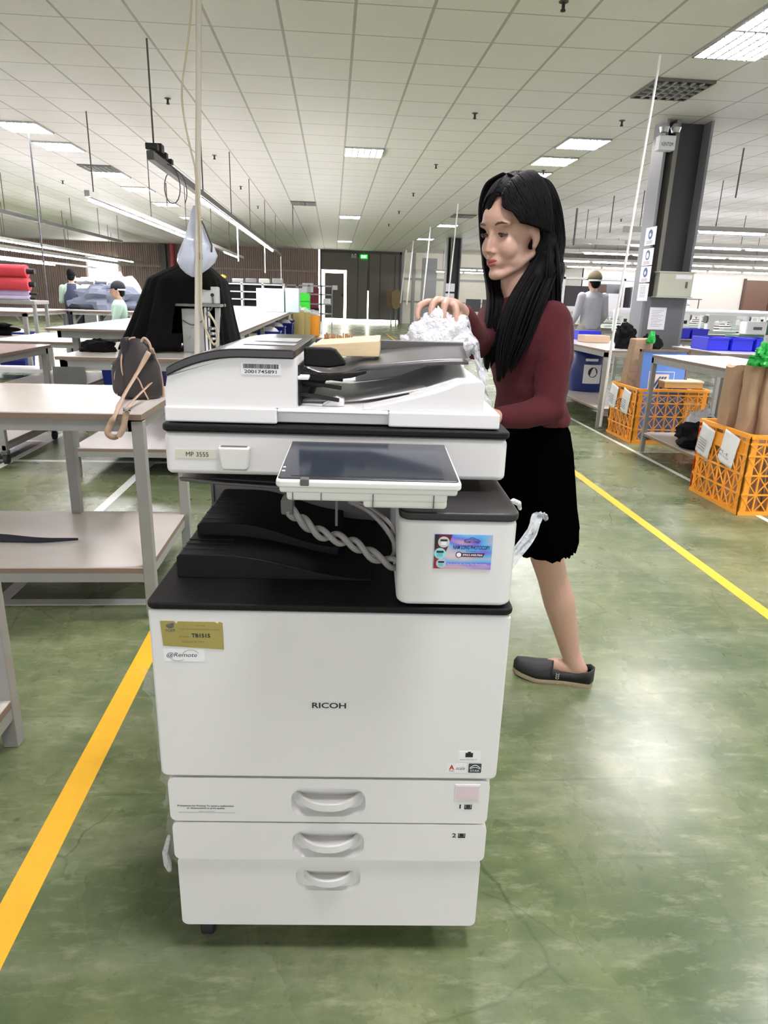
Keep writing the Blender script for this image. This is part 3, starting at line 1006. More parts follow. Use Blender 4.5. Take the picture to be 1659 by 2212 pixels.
# pale block of paper lying on the feeder tray (a thing of its own)
def cworld(x, y, z):
    return cop.matrix_basis @ Vector((x, y, z)) if False else Vector((0.003, 0.996, 0)) + Matrix.Rotation(math.radians(-3), 3, 'Z') @ Vector((x, y, z))
blk = thing('wood_block', 'pale wooden block with rough edge lying on the feeder tray of the copier', 'wood block', cworld(0.005, 0.33, 1.109), math.radians(-3))
mb = MB()
vs = [(-0.06, -0.045, 0.003), (0.062, -0.045, 0.005), (0.066, 0.06, 0.010), (-0.05, 0.06, 0.008)]
mb.add(vs + [(a, b, c + 0.020 + 0.008 * (a + .06) / 0.12) for a, b, c in vs], [(3, 2, 1, 0), (4, 5, 6, 7), (0, 1, 5, 4), (1, 2, 6, 5), (2, 3, 7, 6), (3, 0, 4, 7)])
mb.build('block', mat('pale_wood', (226, 204, 160), 0.6, var=0.12, scale=20, stretch=(1, 8, 8)), blk, bevel=0.001)
mb = MB()
rnd = random.Random(9)
for q in range(14):
    x = -0.045 + q * 0.004 + rnd.uniform(-.001, .001)
    mb.box(x, x + 0.003, 0.045, 0.058, 0.03, 0.035 + rnd.uniform(0, 0.006))
mb.build('splinter', mat('brown_splinter', (150, 110, 72), 0.7), blk)

# ================================================================== ceiling lights
LOUV = mat('louvre_metal', (178, 178, 174), 0.25, metal=0.7)
LAMPON = mat('lamp_glow', (255, 255, 255), 0.6, emit=(250, 245, 252), power=TROFFER_POWER)
LAMPOFF = mat('lamp_off', (48, 48, 46), 0.4)
TUBEHALL = mat('hall_tube_glow', (255, 255, 255), 0.6, emit=(250, 246, 255), power=TUBE_POWER * 0.6)
TUBEON = mat('tube_glow', (255, 255, 255), 0.6, emit=(250, 246, 255), power=TUBE_POWER)


def make_troffer(on):
    t = thing('ceiling_light', 'recessed square ceiling light', 'ceiling light')
    w, l = TX, TY
    mb = MB()
    mb.box(0, w, 0, 0.018, -0.022, 0).box(0, w, l - 0.018, l, -0.022, 0).box(0, 0.018, 0.018, l - 0.018, -0.022, 0).box(w - 0.018, w, 0.018, l - 0.018, -0.022, 0)
    mb.build('light_frame', LOUV if on else STEELD, t)
    mb = MB()
    for i in range(1, 6):
        x = 0.018 + (w - 0.036) * i / 6
        mb.box(x - 0.008, x + 0.008, 0.018, l - 0.018, -0.03, -0.004)
    for j in range(1, 5):
        y = 0.018 + (l - 0.036) * j / 5
        mb.box(0.018, w - 0.018, y - 0.007, y + 0.007, -0.03, -0.004)
    mb.build('louvre', LOUV if on else STEEL, t)
    MB().box(0.018, w - 0.018, 0.018, l - 0.018, -0.003, -0.001).build('lamp_panel', LAMPON if on else LAMPOFF, t)
    return t


def cell(px, py):
    p = atZ(px, py, HC)
    return math.floor((p.x - GX) / TX), math.floor((p.y - GY) / TY)


TL = make_troffer(True)
TO = make_troffer(False)
lit = [(1588, 96, 'large lit ceiling light nearest the top right corner'),
       (1262, 309, 'lit ceiling light above and left of the near dark column'),
       (1193, 350, 'lit ceiling light second in the row above the woman'),
       (1152, 380, 'lit ceiling light just behind the top of the woman\'s head'),
       (789, 331, 'lit ceiling light alone above the middle aisle'),
       (755, 469, 'small lit ceiling light further along the middle aisle'),
       (746, 521, 'lit ceiling light nearest the grey gate'),
       (55, 281, 'lit ceiling light at the left edge behind a hanging rod'),
       (138, 322, 'lit ceiling light just right of the one at the left edge'),
       (244, 381, 'bright lit ceiling light above the left tube lamp'),
       (288, 405, 'faint lit ceiling light behind the left tube lamp'),
       (352, 442, 'lit ceiling light above the brighter tube lamp'),
       (400, 467, 'lit ceiling light beside the hanging plastic bag'),
       (975, 485, 'thin lit ceiling light left of the woman\'s face'),
       (923, 515, 'small lit ceiling light above the pale far wall')]
used_cells = set()
first = True
for px, py, lab in lit:
    i, j = cell(px, py)
    if (i, j) in used_cells: continue
    used_cells.add((i, j))
    o = TL if first else copy_tree(TL)
    first = False
    o.location = (GX + i * TX, GY + j * TY, HC - 0.001)
    o['label'] = lab
    o['group'] = 'lit ceiling lights'
first = True
for px, py, lab in ((1455, 194, 'dark unlit ceiling light beside the large lit one at top right'), (232, 367, 'dark unlit ceiling light next to the bright one on the left'), (1005, 468, 'dark unlit ceiling light left of the woman\'s face'), (632, 441, 'dark unlit ceiling light in the middle of the ceiling')):
    i, j = cell(px, py)
    if (i, j) in used_cells: continue
    used_cells.add((i, j))
    o = TO if first else copy_tree(TO)
    first = False
    o.location = (GX + i * TX, GY + j * TY, HC - 0.001)
    o['label'] = lab
    o['group'] = 'unlit ceiling lights'
# extra unseen ceiling lights, added overhead to light the room
for i in (-12, -8, 0, 5, 9):
    for j in (-2, -6, -10):
        if (i, j) in used_cells or (j == -2 and i in (0, 9)): continue
        o = copy_tree(TL)
        o.location = (GX + i * TX, GY + j * TY, HC - 0.001)
        o['label'] = 'added lit ceiling light overhead, out of view'
        o['group'] = 'added ceiling lights out of view'

# ================================================================== hanging tube lamps
CHAN = mat('lamp_channel', (168, 168, 160), 0.4, var=0.08)
CHAND = mat('dark_channel', (74, 72, 68), 0.5, var=0.1)


def hanging_lamp(label, x, y0, y1, z, tubes, rods, chan=CHAN, axis='y', group='hanging tube lamps', w=0.06, refl=True):
    t = thing('hanging_lamp', label, 'lamp', (x, y0, z), 0, group)
    L_ = y1 - y0
    mb = MB().box(-w / 2, w / 2, 0, L_, 0.0, 0.07)
    mb.build('lamp_channel', chan, t)
    if tubes:
        MB().prism([(-0.04, -0.008), (-0.025, 0.0), (0.025, 0.0), (0.04, -0.008), (0.04, -0.005), (0.026, 0.0035), (-0.026, 0.0035), (-0.04, -0.005)], 'y', tubes[0][0] - y0, tubes[-1][1] - y0).build('reflector', CHAN, t)
    for a, b in tubes:
        MB().cyl((0, a - y0 + 0.03, -0.025), (0, b - y0 - 0.03, -0.025), 0.019, n=8).build('lamp_tube', TUBEON if axis == 'y' else TUBEHALL, t)
    for r in rods:
        MB().cyl((0, r - y0, 0.07), (0, r - y0, HC - z), 0.008, n=6).build('hanging_rod', CHAND, t)
    if axis == 'x':
        t.rotation_euler = (0, 0, -PI / 2)
    return t


def seq(a, b, l=1.2, g=0.06):
    out = []
    while a + l <= b:
        out.append((a, a + l))
        a += l + g
    return out


hanging_lamp('long hanging tube lamp with dark channel running above the draped machine towards the gate', -1.57, 6.6, 22.3, 2.28, seq(8.9, 19.0), [6.75, 9.1, 11.5, 14, 17, 20], CHAND)
hanging_lamp('bright hanging tube lamp with grey channel at the left, ending behind the hanging plastic bag', -2.95, 9.15, 24.0, 2.26, seq(9.2, 17.6) + seq(20, 22.6), [9.4, 12.2, 15, 18, 21])
hanging_lamp('hanging tube lamp low at the far left, upper of the two', -8.45, 15.0, 33, 2.32, seq(15, 32.5), [15.5, 19.5, 24, 28.5])
hanging_lamp('hanging tube lamp low at the far left, lower of the two', -7.5, 12.5, 28, 2.02, seq(12.5, 24), [13, 17, 21, 25])
hanging_lamp('hanging tube lamp at the left edge above the red fabric rolls', -9.6, 17, 30, 1.95, seq(17, 27), [17.5, 22, 27])
hanging_lamp('thin bare lamp rail with no tubes across the upper left', -6.22, 13.5, 22.0, 2.5, [], [14.5, 16.2, 18, 20, 21.7], CHAND, group=None)
rows = [(12.0, 6.05, 16.0, 2.44), (14.9, 6.1, 18.0, 2.42), (17.7, 6.1, 20, 2.42), (21.0, 6.3, 22, 2.40), (24.2, 6.6, 22, 2.40), (28.5, 4.4, 9.0, 2.35), (31.5, 4.4, 9.0, 2.35)]
names = ['nearest', 'second', 'third', 'fourth', 'fifth', 'sixth', 'farthest']
for (y, xa, xb, z), nm in zip(rows, names):
    # turned by -90 degrees: local y runs along world x
    t = hanging_lamp('hanging tube lamp across the sewing hall, %s row from the camera' % nm, xa, 0, xb - xa, z, seq(0.1, min(xb - xa, 12)), [0.4, 3.4, 6.4], axis='x', group='tube lamps above the sewing hall')
    t.location = (xa, y, z)
for y, xa, xb, z in ((13.3, 5.4, 15, 2.5), (16.2, 5.4, 16, 2.5), (19.4, 5.2, 18, 2.5), (23, 5.2, 18, 2.45)):
    o = tag(MB().box(xa, xb, y, y + 0.09, z, z + 0.10).build('cable_trunking', CHAN), 'grey cable trunking between the lamp rows of the sewing hall', 'trunking', 'cable trunking in the sewing hall')
    for x in (xa + .3, xa + 4):
        MB().cyl((x, y + 0.04, z + .1), (x, y + 0.04, HC), 0.008, n=6).build('hanging_rod', CHAND, o)
# clutter at the start of the dark lamp channel
o = thing('junction_clutter', 'black sockets and cable loops at the near end of the dark lamp channel', 'sockets', (-1.57, 6.6, 2.35))
for i, (dy, dz, s) in enumerate(((0.05, 0.02, .05), (0.22, 0.03, .07), (0.4, 0.01, .05), (0.62, 0.0, .045))):
    MB().box(-0.05, 0.05, dy, dy + s * 1.6, dz, dz + s).build('socket', BLK, o, bevel=0.005)
mb = MB()
mb.tube([(0.03 + 0.09 * math.sin(a), 0.5 + 0.05 * a, -0.18 + 0.16 * math.cos(a)) for a in [i * 0.35 for i in range(26)]], 0.005, 6)
mb.build('cable_loop', CHAND, o)
# loose pull cords hanging from the lamps
for i, (px, py, Y) in enumerate(((515, 565, 12.4), (573, 590, 15.5), (617, 605, 18.8))):
    d_ = ray(px, py)
    p = Vector((0, 0, CAMH)) + d_ * (min(21.9, d_.y * -1.57 / d_.x) / d_.y)
    p.x = -1.57
    tag(MB().cyl((p.x, p.y, p.z), (p.x, p.y, 2.29), 0.012, n=6).build('pull_cord', mat('pale_cord', (236, 236, 224), 0.5)), 'pale cord with plug hanging under the long lamp, %s' % ('nearest of three', 'middle of three', 'farthest of three')[i], 'cord', 'cords hanging under the long lamp')
# short black rods without lamps
for i, (px, py, Y, zb, lab) in enumerate(((632, 441, 17.0, 2.55, 'short dark rod hanging from the ceiling in the middle'), (1247, 450, 12.5, 2.45, 'thick dark rod hanging behind the woman'), (1607, 320, 8.9, 2.62, 'thin dark rod hanging right of the near column'), (1327, 423, 12, 2.55, 'thin rod hanging left of the near column'), (60, 268, 10.2, 1.02, 'long thin rod from the ceiling down to the cart with red rolls'), (358, 395, 12.6, 2.8, 'short black rod below the ceiling at the left'))):
    p = atZ(px, py, HC)
    r = 0.022 if 'thick' in lab else 0.011
    tag(MB().cyl((p.x, p.y, HC), (p.x, p.y, zb), r, n=8).build('ceiling_rod', mat('rod_grey', (86, 88, 92), 0.5)), lab, 'rod', 'rods hanging from the ceiling')
# white power cords down to the right-hand tables
CORD = mat('white_cord', (236, 236, 232), 0.45)
a = atZ(1427, 118, HC)
c1 = tag(MB().tube([a, a.lerp(Vector((2.70, 6.62, 0.78)), 0.5), (2.70, 6.62, 0.78), (2.70, 6.64, 0.03)], [0.010, 0.012, 0.014, 0.014], 8).build('power_cord', CORD), 'long white slanting power cord from the ceiling to the right-hand table row', 'cord')
for i, (px, py, nm) in enumerate(((990, 440, 'beside the woman\'s mouth'), (930, 490, 'crossing the far dark column'), (893, 520, 'left of the far column'), (878, 540, 'nearest the gate'))):
    p = atZ(px, py, HC)
    tag(MB().tube([p, (p.x - 0.12 - 0.02 * i, p.y, 0.95)], 0.016 + 0.004 * i, 6).build('power_cord', CORD), 'thin white power cord hanging straight down, ' + nm, 'cord', 'straight white power cords')

# sprinklers
def make_sprinkler():
    t = thing('sprinkler', 'sprinkler', 'sprinkler', (0, 0, HC))
    MB().lathe([(0.03, 0), (0.03, -0.006), (0.012, -0.01), (0.012, -0.045), (0.018, -0.05), (0.018, -0.06), (0.004, -0.062)][::-1], n=10).build('sprinkler_head', BLK, t)
    MB().lathe([(0.036, -0.001), (0.034, -0.006), (0.02, -0.008)][::-1], n=12).build('cover_plate', CHAND, t)
    return t
s0 = None
spr = [(1218, 3, 'at the top edge right of centre'), (1026, 244, 'above the woman'), (1344, 260, 'left of the near column top'), (942, 355, 'left of the woman\'s hair'), (1174, 368, 'just above the woman\'s head'), (893, 417, 'right of the aisle light'), (862, 456, 'on the far aisle ceiling'), (362, 212, 'upper left, left of the pole'), (463, 335, 'right of the pole'), (520, 402, 'above the long lamp'), (557, 445, 'further along the long lamp'), (135, 390, 'low at the left'), (840, 484, 'near the gate'), (1342, 473, 'behind the near column')]
for px, py, lab in spr:
    o = s0 if s0 is None else dup(s0)
    if s0 is None:
        s0 = o = make_sprinkler()
    o.location = atZ(px, py, HC)
    o['label'] = 'small black ceiling sprinkler ' + lab
    o['group'] = 'ceiling sprinklers'

# ================================================================== columns
COLD = mat('column_recess_shade', (44, 45, 46), 0.4, var=0.08)  # shade of the recess between the flanges, put into the web's colour
COLF = mat('column_flange_lit', (128, 130, 132), 0.4, var=0.05)  # paler than the web: light on the flange side is in the colour
def column(x0, x1, y0, dep, label):
    t = thing('steel_column', label, 'column', (x0, y0, 0))
    w = x1 - x0
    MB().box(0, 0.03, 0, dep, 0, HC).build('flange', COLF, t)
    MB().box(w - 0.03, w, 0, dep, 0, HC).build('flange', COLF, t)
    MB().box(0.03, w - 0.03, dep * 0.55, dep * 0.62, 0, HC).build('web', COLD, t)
    MB().box(0.12, 0.17, 0.01, dep * 0.55, 0, HC).build('conduit', mat('conduit_grey', (124, 122, 112), 0.5), t)
    return t
c1x, c1w, c1y = 3.74, 0.55, 8.38
column(c1x, c1x + c1w, c1y, 0.32, 'near dark steel column carrying signs and an electrical box')
column(3.92, 4.42, 24.9, 0.45, 'far dark steel column left of the woman\'s face')
# things on the near column
eb = thing('electrical_box', 'grey-green electrical box mounted across the near column', 'electrical box', (c1x + 0.10, c1y - 0.02, 1.32))
MB().box(0, 0.42, -0.12, 0.0, 0, 0.27).build('box_body', mat('box_paint', (190, 192, 172), 0.45), eb, bevel=0.006)
MB().box(0.33, 0.35, -0.135, -0.12, 0.10, 0.17).build('latch', STEELD, eb)
MB().box(0.2, 0.4, -0.122, -0.1195, 0.2, 0.245).build('paper_label', PAPER, eb)
MB().box(-0.015, 0.435, -0.13, 0.0, 0.265, 0.28).box(-0.015, 0.435, -0.13, 0.0, -0.015, 0.0).build('box_rim', mat('box_paint', (0, 0, 0)), eb)
DBL2 = mat('sign_blue', (62, 88, 128), 0.5)
XF = c1x - 0.004
for i, (zc, hh, lab) in enumerate(((1.99, .2, 'top paper sign with blue round mark on the left face of the near column'), (1.76, .19, 'second paper sign with blue ring on the near column'), (1.565, .18, 'third paper sign with blue round mark on the near column'), (1.36, .2, 'lowest plain paper notice on the left face of the near column'))):
    s = thing('paper_sign', lab, 'sign', (XF, c1y, zc), 0, 'paper signs on the near column')
    y0, y1 = (-0.12, 0.16)
    MB().box(-0.004, 0.0, y0, y1, -hh / 2, hh / 2).build('sheet', PAPER, s)
    if i < 3:
        MB().cyl((-0.006, 0.02, 0.02), (-0.004, 0.02, 0.02), 0.055, n=24).build('round_mark', DBL2, s)
        MB().cyl((-0.008, 0.02, 0.015), (-0.0058, 0.02, 0.015), 0.022 if i != 1 else 0.034, n=20).build('mark_figure', PAPER, s)
    mb = MB()
    for q in range(3 if i < 3 else 8):
        z_ = -0.055 - q * 0.012 if i < 3 else 0.07 - q * 0.018
        mb.box(-0.0048, -0.0035, -0.05 + 0.01 * (q % 2), 0.11, z_, z_ + 0.004)
    mb.build('text_lines', GREYINK, s)
s = thing('paper_sign', 'white notice taped low on the front of the near column', 'sign', (c1x + 0.10, c1y - 0.004, 0.93))
MB().box(0.0, 0.21, -0.003, 0.0, 0, 0.26).build('sheet', PAPER, s)
mb = MB()
for q in range(11):
    mb.box(0.03, 0.18 - 0.03 * (q % 3), -0.0038, -0.0028, 0.22 - q * 0.018, 0.223 - q * 0.018)
mb.build('text_lines', GREYINK, s)
MB().box(c1x + 0.03, c1x + 0.52, c1y + 0.0, c1y + 0.03, 0, 1.3)
pl_ = MB().box(0.03, c1w - 0.03, 0.0, 0.03, 0, 1.31).build('cover_plate', mat('column_plate', (104, 106, 108), 0.45), [o for o in D.objects if o.name.startswith('steel_column')][0])
el = thing('emergency_light', 'twin-headed emergency light at the top of the near column', 'emergency light', (c1x - 0.05, c1y - 0.05, 2.9))
MB().box(-0.06, 0.13, -0.06, 0.05, -0.02, 0.13).build('lamp_box', PAPER, el, bevel=0.008)
for dx in (-0.03, 0.10):
    MB().lathe([(0.045, 0), (0.06, 0.05), (0.03, 0.09)], (dx, -0.08, 0.15), n=18).build('lamp_head', CHROME, el)
text_mesh('box_lettering', 'KENTOM', INK, -0.03, 0.1, 0.02, 0.06, lambda u, w, _: (u, -0.0615, w), el)
# signs on the far column
for i, z in enumerate((1.45, 1.12)):
    s = thing('paper_sign', ('upper' if i == 0 else 'lower') + ' white notice on the far dark column', 'sign', (3.93, 24.9, z), 0, 'notices on the far column')
    MB().box(0, 0.32, -0.012, 0, 0, 0.27).build('sheet', PAPER, s, bevel=0.003)
# exit sign above the gate
ex = thing('exit_sign', 'small green lit exit sign above the grey gate', 'exit sign', (1.42, YB - 0.2, 2.96))
MB().box(-0.16, 0.16, 0.0, 0.06, -0.08, 0.08).build('sign_box', mat('green_lit', (20, 200, 60), 0.5, emit=(20, 220, 60), power=1.1), ex)
text_mesh('sign_lettering', 'EXIT', mat('exit_white', (255, 255, 255), 0.5, emit=(255, 255, 255), power=1.0), -0.12, 0.12, -0.05, 0.05, lambda u, w, _: (u, -0.004, w), ex, bold=0.02)
o = thing('emergency_light', 'small grey emergency light left of the exit sign', 'emergency light', (0.95, YB - 0.2, 2.97))
MB().box(-0.13, 0.13, 0.0, 0.08, -0.08, 0.05).build('lamp_box', GREYW, o)
for dx in (-0.07, 0.07):
    MB().ball((dx, -0.02, 0.07), 0.05, 10, 8).build('lamp_head', CHROME, o)
# red pipe and a dark post on the corrugated wall
a = atY(372, 545, YB - 0.3)
tag(MB().cyl((a.x, YB - 0.3, 0), (a.x, YB - 0.3, HC), 0.12, n=14).build('fire_pipe', mat('red_paint', (150, 40, 42), 0.4)), 'red upright fire pipe against the corrugated wall', 'pipe')
struct('trim_20', MB().box(a.x - 0.55, a.x - 0.3, YB - 0.35, YB - 0.05, 0, HC), CHAND)

# ================================================================== tables
EDGE = PLYE


def frame_table(label, x0, x1, y0, y1, z, group=None, shelf=None, legs=None, name='work_table', top=LAM, paint=STEEL, rail=0.045, lw=0.042, casters=False, cat='table', backrail=True, inset=0.02, shelfmat=LAMD, braces=False):
    t = thing(name, label, cat, ((x0 + x1) / 2, (y0 + y1) / 2, 0), 0, group)
    cx, cy = t.location.x, t.location.y
    X0, X1, Y0, Y1 = x0 - cx, x1 - cx, y0 - cy, y1 - cy
    tp = MB().box(X0, X1, Y0, Y1, z - 0.004, z).build('table_top', top, t)
    MB().box(X0, X1, Y0, Y1, z - 0.024, z - 0.004).build('top_edge', EDGE, t)
    i = inset
    mb = MB()
    mb.box(X0 + i, X1 - i, Y0 + i, Y0 + i + 0.035, z - 0.024 - rail, z - 0.024)
    mb.box(X0 + i, X1 - i, Y1 - i - 0.035, Y1 - i, z - 0.024 - rail, z - 0.024)
    mb.box(X0 + i, X0 + i + 0.035, Y0 + i, Y1 - i, z - 0.024 - rail, z - 0.024)
    mb.box(X1 - i - 0.035, X1 - i, Y0 + i, Y1 - i, z - 0.024 - rail, z - 0.024)
    mb.build('table_frame', paint, t)
    lz = 0.09 if casters else 0.0
    for lx_, ly_ in legs or ((X0 + i, Y0 + i), (X1 - i - lw, Y0 + i), (X0 + i, Y1 - i - lw), (X1 - i - lw, Y1 - i - lw)):
        MB().box(lx_, lx_ + lw, ly_, ly_ + lw, lz, z - 0.03).build('leg', paint, t, bevel=0.003, seg=1)
        if casters:
            cc = MB().cyl((lx_ - 0.008 + lw / 2, ly_ + 0.02, 0.035), (lx_ + 0.018 + lw / 2, ly_ + 0.02, 0.035), 0.035, n=16).build('caster', RUBBER, t)
            MB().box(lx_, lx_ + lw, ly_, ly_ + 0.05, 0.07, 0.095).build('caster_plate', STEELD, cc)
        if braces:
            sx = 1 if lx_ < 0 else -1
            MB().bar((lx_ + lw / 2, ly_ + lw / 2, z - 0.22), (lx_ + lw / 2 + sx * 0.14, ly_ + lw / 2, z - 0.05), 0.025).build('brace', paint, t)
    for sz in (shelf or ()):
        MB().box(X0 + i + .003, X1 - i - .003, Y0 + i + .003, Y1 - i - .003, sz - 0.004, sz).build('lower_shelf', shelfmat, t)
        mb = MB().box(X0 + i + .003, X1 - i - .003, Y0 + i + .003, Y1 - i - .003, sz - 0.024, sz - 0.004)
        mb.build('shelf_edge', EDGE, t)
        MB().box(X0 + i + .002, X1 - i - .003, Y0 + i + .002, Y0 + i + 0.03, sz - 0.06, sz - 0.024).box(X0 + i + .002, X1 - i - .003, Y1 - i - 0.03, Y1 - i - .002, sz - 0.06, sz - 0.024).box(X1 - i - 0.03, X1 - i - 0.004, Y0 + i, Y1 - i, sz - 0.06, sz - 0.024).build('shelf_rail', paint, t)
    return t


frame_table('grey-framed table at the lower left edge, only its corner leg and low shelf in view', -2.2, -0.84, 0.75, 1.725, 0.8, shelf=[0.15])
T1 = frame_table('grey-framed table with brown edge and lower shelf, a backpack on its right end', -2.9, -0.675, 2.45, 3.20, 0.8, shelf=[0.205],
                 legs=((1.07, -0.36), (1.07, 0.31), (0.57, 0.31), (-1.09, -0.36), (-1.09, 0.31)), lw=0.042)
sh = thing('dark_cloth_strip', 'dark navy strap lying on the lower shelf of the left table', 'cloth', (-1.3, 2.76, 0.207))
mb = MB()
def rib(u, v):
    return (-0.18 + 0.42 * u, -0.035 * (1 - u) * (1 - 2 * v) + 0.01 * math.sin(u * 7) , 0.001 + 0.03 * math.sin(PI * v) * (1 - 0.7 * u))
mb.grid(rib, 16, 6)
mb.build('strap', mat('navy_strap', (18, 22, 34), 0.7), sh, solid=0.003)

T2 = frame_table('grey table in the second row that carries the draped machine', -1.76, -0.35, 4.55, 5.98, 0.8, shelf=[0.20], rail=0.06, lw=0.05)
MB().box(-0.72, -0.52, -0.735, -0.73, 0.62, 0.735).build('side_panel', STEELD, T2)
frame_table('low grey table at the left with wheels, between the other tables', -4.1, -2.28, 4.88, 5.84, 0.77, shelf=[0.16], casters=True, paint=STEEL)
frame_table('very long white cutting table running towards the far wall', -2.75, -0.93, 6.95, 19.8, 0.84, rail=0.07, lw=0.06, top=mat('cutting_table_white', (238, 238, 232), 0.3, var=0.04, scale=2), inset=0.08,
            legs=[(x, y) for x in (-0.75, 0.70) for y in (-6.2, -4.2, -2.2, -0.2, 1.8, 3.8, 5.9)])
frame_table('wide white table at the far left with blue bins beneath', -9.0, -4.55, 10.9, 12.6, 0.85, rail=0.05, lw=0.06, top=mat('cutting_table_white', (0, 0, 0)), braces=True)
frame_table('long white table behind, with sacks of grey cloth on top', -4.45, -3.0, 12.3, 20.5, 0.85, rail=0.05, lw=0.05, top=mat('cutting_table_white', (0, 0, 0)), braces=True,
            legs=[(x, y) for x in (-0.7, 0.62) for y in (-4.0, -2.6, -1.2, 0.2, 1.6, 3.9)])
frame_table('white table beyond, behind the seated worker', -3.9, -2.9, 8.2, 9.8, 0.62, top=mat('cutting_table_white', (0, 0, 0)), shelf=[0.12])

# cart with red rolls
cart = thing('fabric_cart', 'tall steel cart with shelves holding the red fabric rolls, at the left edge', 'cart', (-4.9, 9.9, 0))
for x, y in ((0.9, 0.27), (0.9, -0.12), (-0.9, 0.27), (-0.9, -0.12)):
    MB().box(x, x + 0.04, y, y + 0.04, 0.06, 1.03).build('post', STEEL, cart)
for z, m_ in ((1.03, STEEL), (0.56, LAMD), (0.13, PAPER)):
    MB().box(-0.92, 0.95, -0.16, 0.33, z - 0.05, z).build('shelf', m_, cart, bevel=0.004)
for i, (y, z, c, nm) in enumerate(((0.02, 1.40, (208, 66, 78), 'red fabric roll, upper of the pair on the cart'), (-0.02, 1.235, (214, 70, 82), 'red fabric roll, lower of the pair on the cart'), (0.02, 1.115, (206, 196, 232), 'lilac fabric roll under the red rolls'), (-0.06, 1.06, (224, 214, 240), 'pale lilac fabric roll lowest on the cart'))):
    r = (0.083, 0.08, 0.04, 0.028)[i]
    rl = thing('fabric_roll', nm, 'fabric roll', (-4.9, 9.9 + y, z), 0, 'fabric rolls on the cart')
    MB().cyl((-1.1, 0, 0), (0.83 + 0.03 * (i % 2), 0, 0), r, n=20).build('rolled_cloth', mat('cloth_%d' % i, c, 0.8, var=0.08, bump=0.2, bscale=30), rl)
    MB().cyl((0.83, 0, 0), (0.93, 0, 0), r * 0.45, n=14).build('roll_core', BLK, rl)

# blue storage bins under the far tables
def make_bin(col=None):
    t = thing('storage_bin', 'bin', 'bin')
    mb = MB()
    mb.lathe([(0.24, 0.0), (0.26, 0.02), (0.30, 0.50), (0.32, 0.52), (0.32, 0.54), (0.285, 0.54), (0.27, 0.1)], n=4)
    o = mb.build('bin_body', BLUEP2, t, bevel=0.02)
    o.rotation_euler = (0, 0, PI / 4)
    MB().ball((0, 0, 0.5), (0.19, 0.19, 0.11), 10, 8).build('cloth_scraps', PAPER, t)
    MB().box(-0.06, 0.06, -0.232, -0.226, 0.25, 0.42).build('paper_tag', PAPER, t)
    return t
BLUEP2 = mat('royal_blue_plastic', (30, 44, 140), 0.4, var=0.1)
b0 = make_bin()
spots = [(-4.9, 11.2), (-5.6, 11.15), (-6.3, 11.2), (-7.0, 11.1), (-4.1, 12.7), (-3.4, 12.9), (-3.5, 13.9), (-3.4, 15.0), (-3.4, 16.2), (-1.1, 12.3), (-1.15, 14.2), (-1.1, 16.0), (-1.15, 17.6), (-2.2, 7.6), (-1.5, 7.7)]
for i, (x, y) in enumerate(spots):
    o = b0 if i == 0 else dup(b0)
    o.location = (x, y, 0)
    if x > -1.6 and y > 10: o.scale = (0.9, 0.9, 1.1)
    o['group'] = 'blue bins under the far tables'
    o['label'] = 'blue storage bin with white scraps under the far tables'
    if y < 8:
        o['label'] = 'blue storage bin under the near end of the long cutting table'
        o['group'] = 'blue bins under the cutting table end'
# crates below T2's back
for i, x in enumerate((-1.47, -1.0, -0.53)):
    o = thing('blue_crate', 'dark blue crate behind the second-row table, %s of three' % ('left', 'middle', 'right')[i], 'crate', (x, 6.35, 0), 0, 'dark blue crates behind the table')
    mb = MB().box(-0.2, 0.2, -0.14, 0.14, 0, 0.015)
    for a in ((-0.2, 0.2, -0.14, -0.128), (-0.2, 0.2, 0.128, 0.14), (-0.2, -0.188, -0.128, 0.128), (0.188, 0.2, -0.128, 0.128)):
        mb.box(*a, 0.015, 0.62)
    mb.build('crate_body', mat('navy_crate', (16, 24, 96), 0.4), o, bevel=0.004)
    MB().box(-0.21, 0.21, -0.15, 0.15, 0.60, 0.62).build('crate_rim', mat('navy_crate', (0, 0, 0)), o, bevel=0.003)

# things on the far tables: sacks of dark cloth
def lump(name, label, cat, loc, size, m, seed=1, amp=0.25, group=None, n=26, k=10, fr=2.2):
    mb = MB()
    def f(u, v):
        a, b = 2 * PI * u, PI * (v * 0.96 + 0.02)
        p = Vector((math.cos(a) * math.sin(b), math.sin(a) * math.sin(b), -math.cos(b)))
        q = 1 + amp * (noise.noise(p * fr + Vector((seed, 0, 0))) + 0.5 * noise.noise(p * fr * 2.4 + Vector((0, seed, 0))))
        z = p.z * q * size[2]
        return (p.x * q * size[0], p.y * q * size[1], max(z, -size[2] * 0.5) + size[2] * 0.5)
    mb.grid(f, n, k * 2, wrap=True)
    o = mb.build(name, m)
    o.location = loc
    return tag(o, label, cat, group)
lump('cloth_bundle', 'dark grey crumpled cloth bundle on the far left table', 'cloth', (-3.95, 12.85, 0.85), (0.60, 0.33, 0.27), mat('slate_cloth', (92, 98, 112), 0.7, var=0.3, scale=6), 3, 0.5)
lump('cloth_bundle', 'small dark green cloth bundle right of the grey bundle', 'cloth', (-3.35, 14.0, 0.85), (0.34, 0.3, 0.17), mat('dark_green_cloth', (60, 72, 66), 0.7, var=0.3), 5, 0.5)
lump('white_sack', 'white sack on the far table beside the blue panel', 'sack', (-3.25, 15.0, 0.85), (0.42, 0.3, 0.28), PAPER, 8, 0.25)
lump('cloth_bundle', 'black cloth heap in the tray at the left edge', 'cloth', (-4.85, 9.98, 0.562), (0.5, 0.16, 0.12), BLKFAB, 11, 0.4)
lump('cloth_bundle', 'pale grey garments piled behind the red rolls', 'cloth', (-4.1, 14.3, 0.85), (0.33, 0.3, 0.40), mat('pale_cloth', (196, 192, 196), 0.8, var=0.1), 14, 0.4)
a = atY(248, 650, 18)
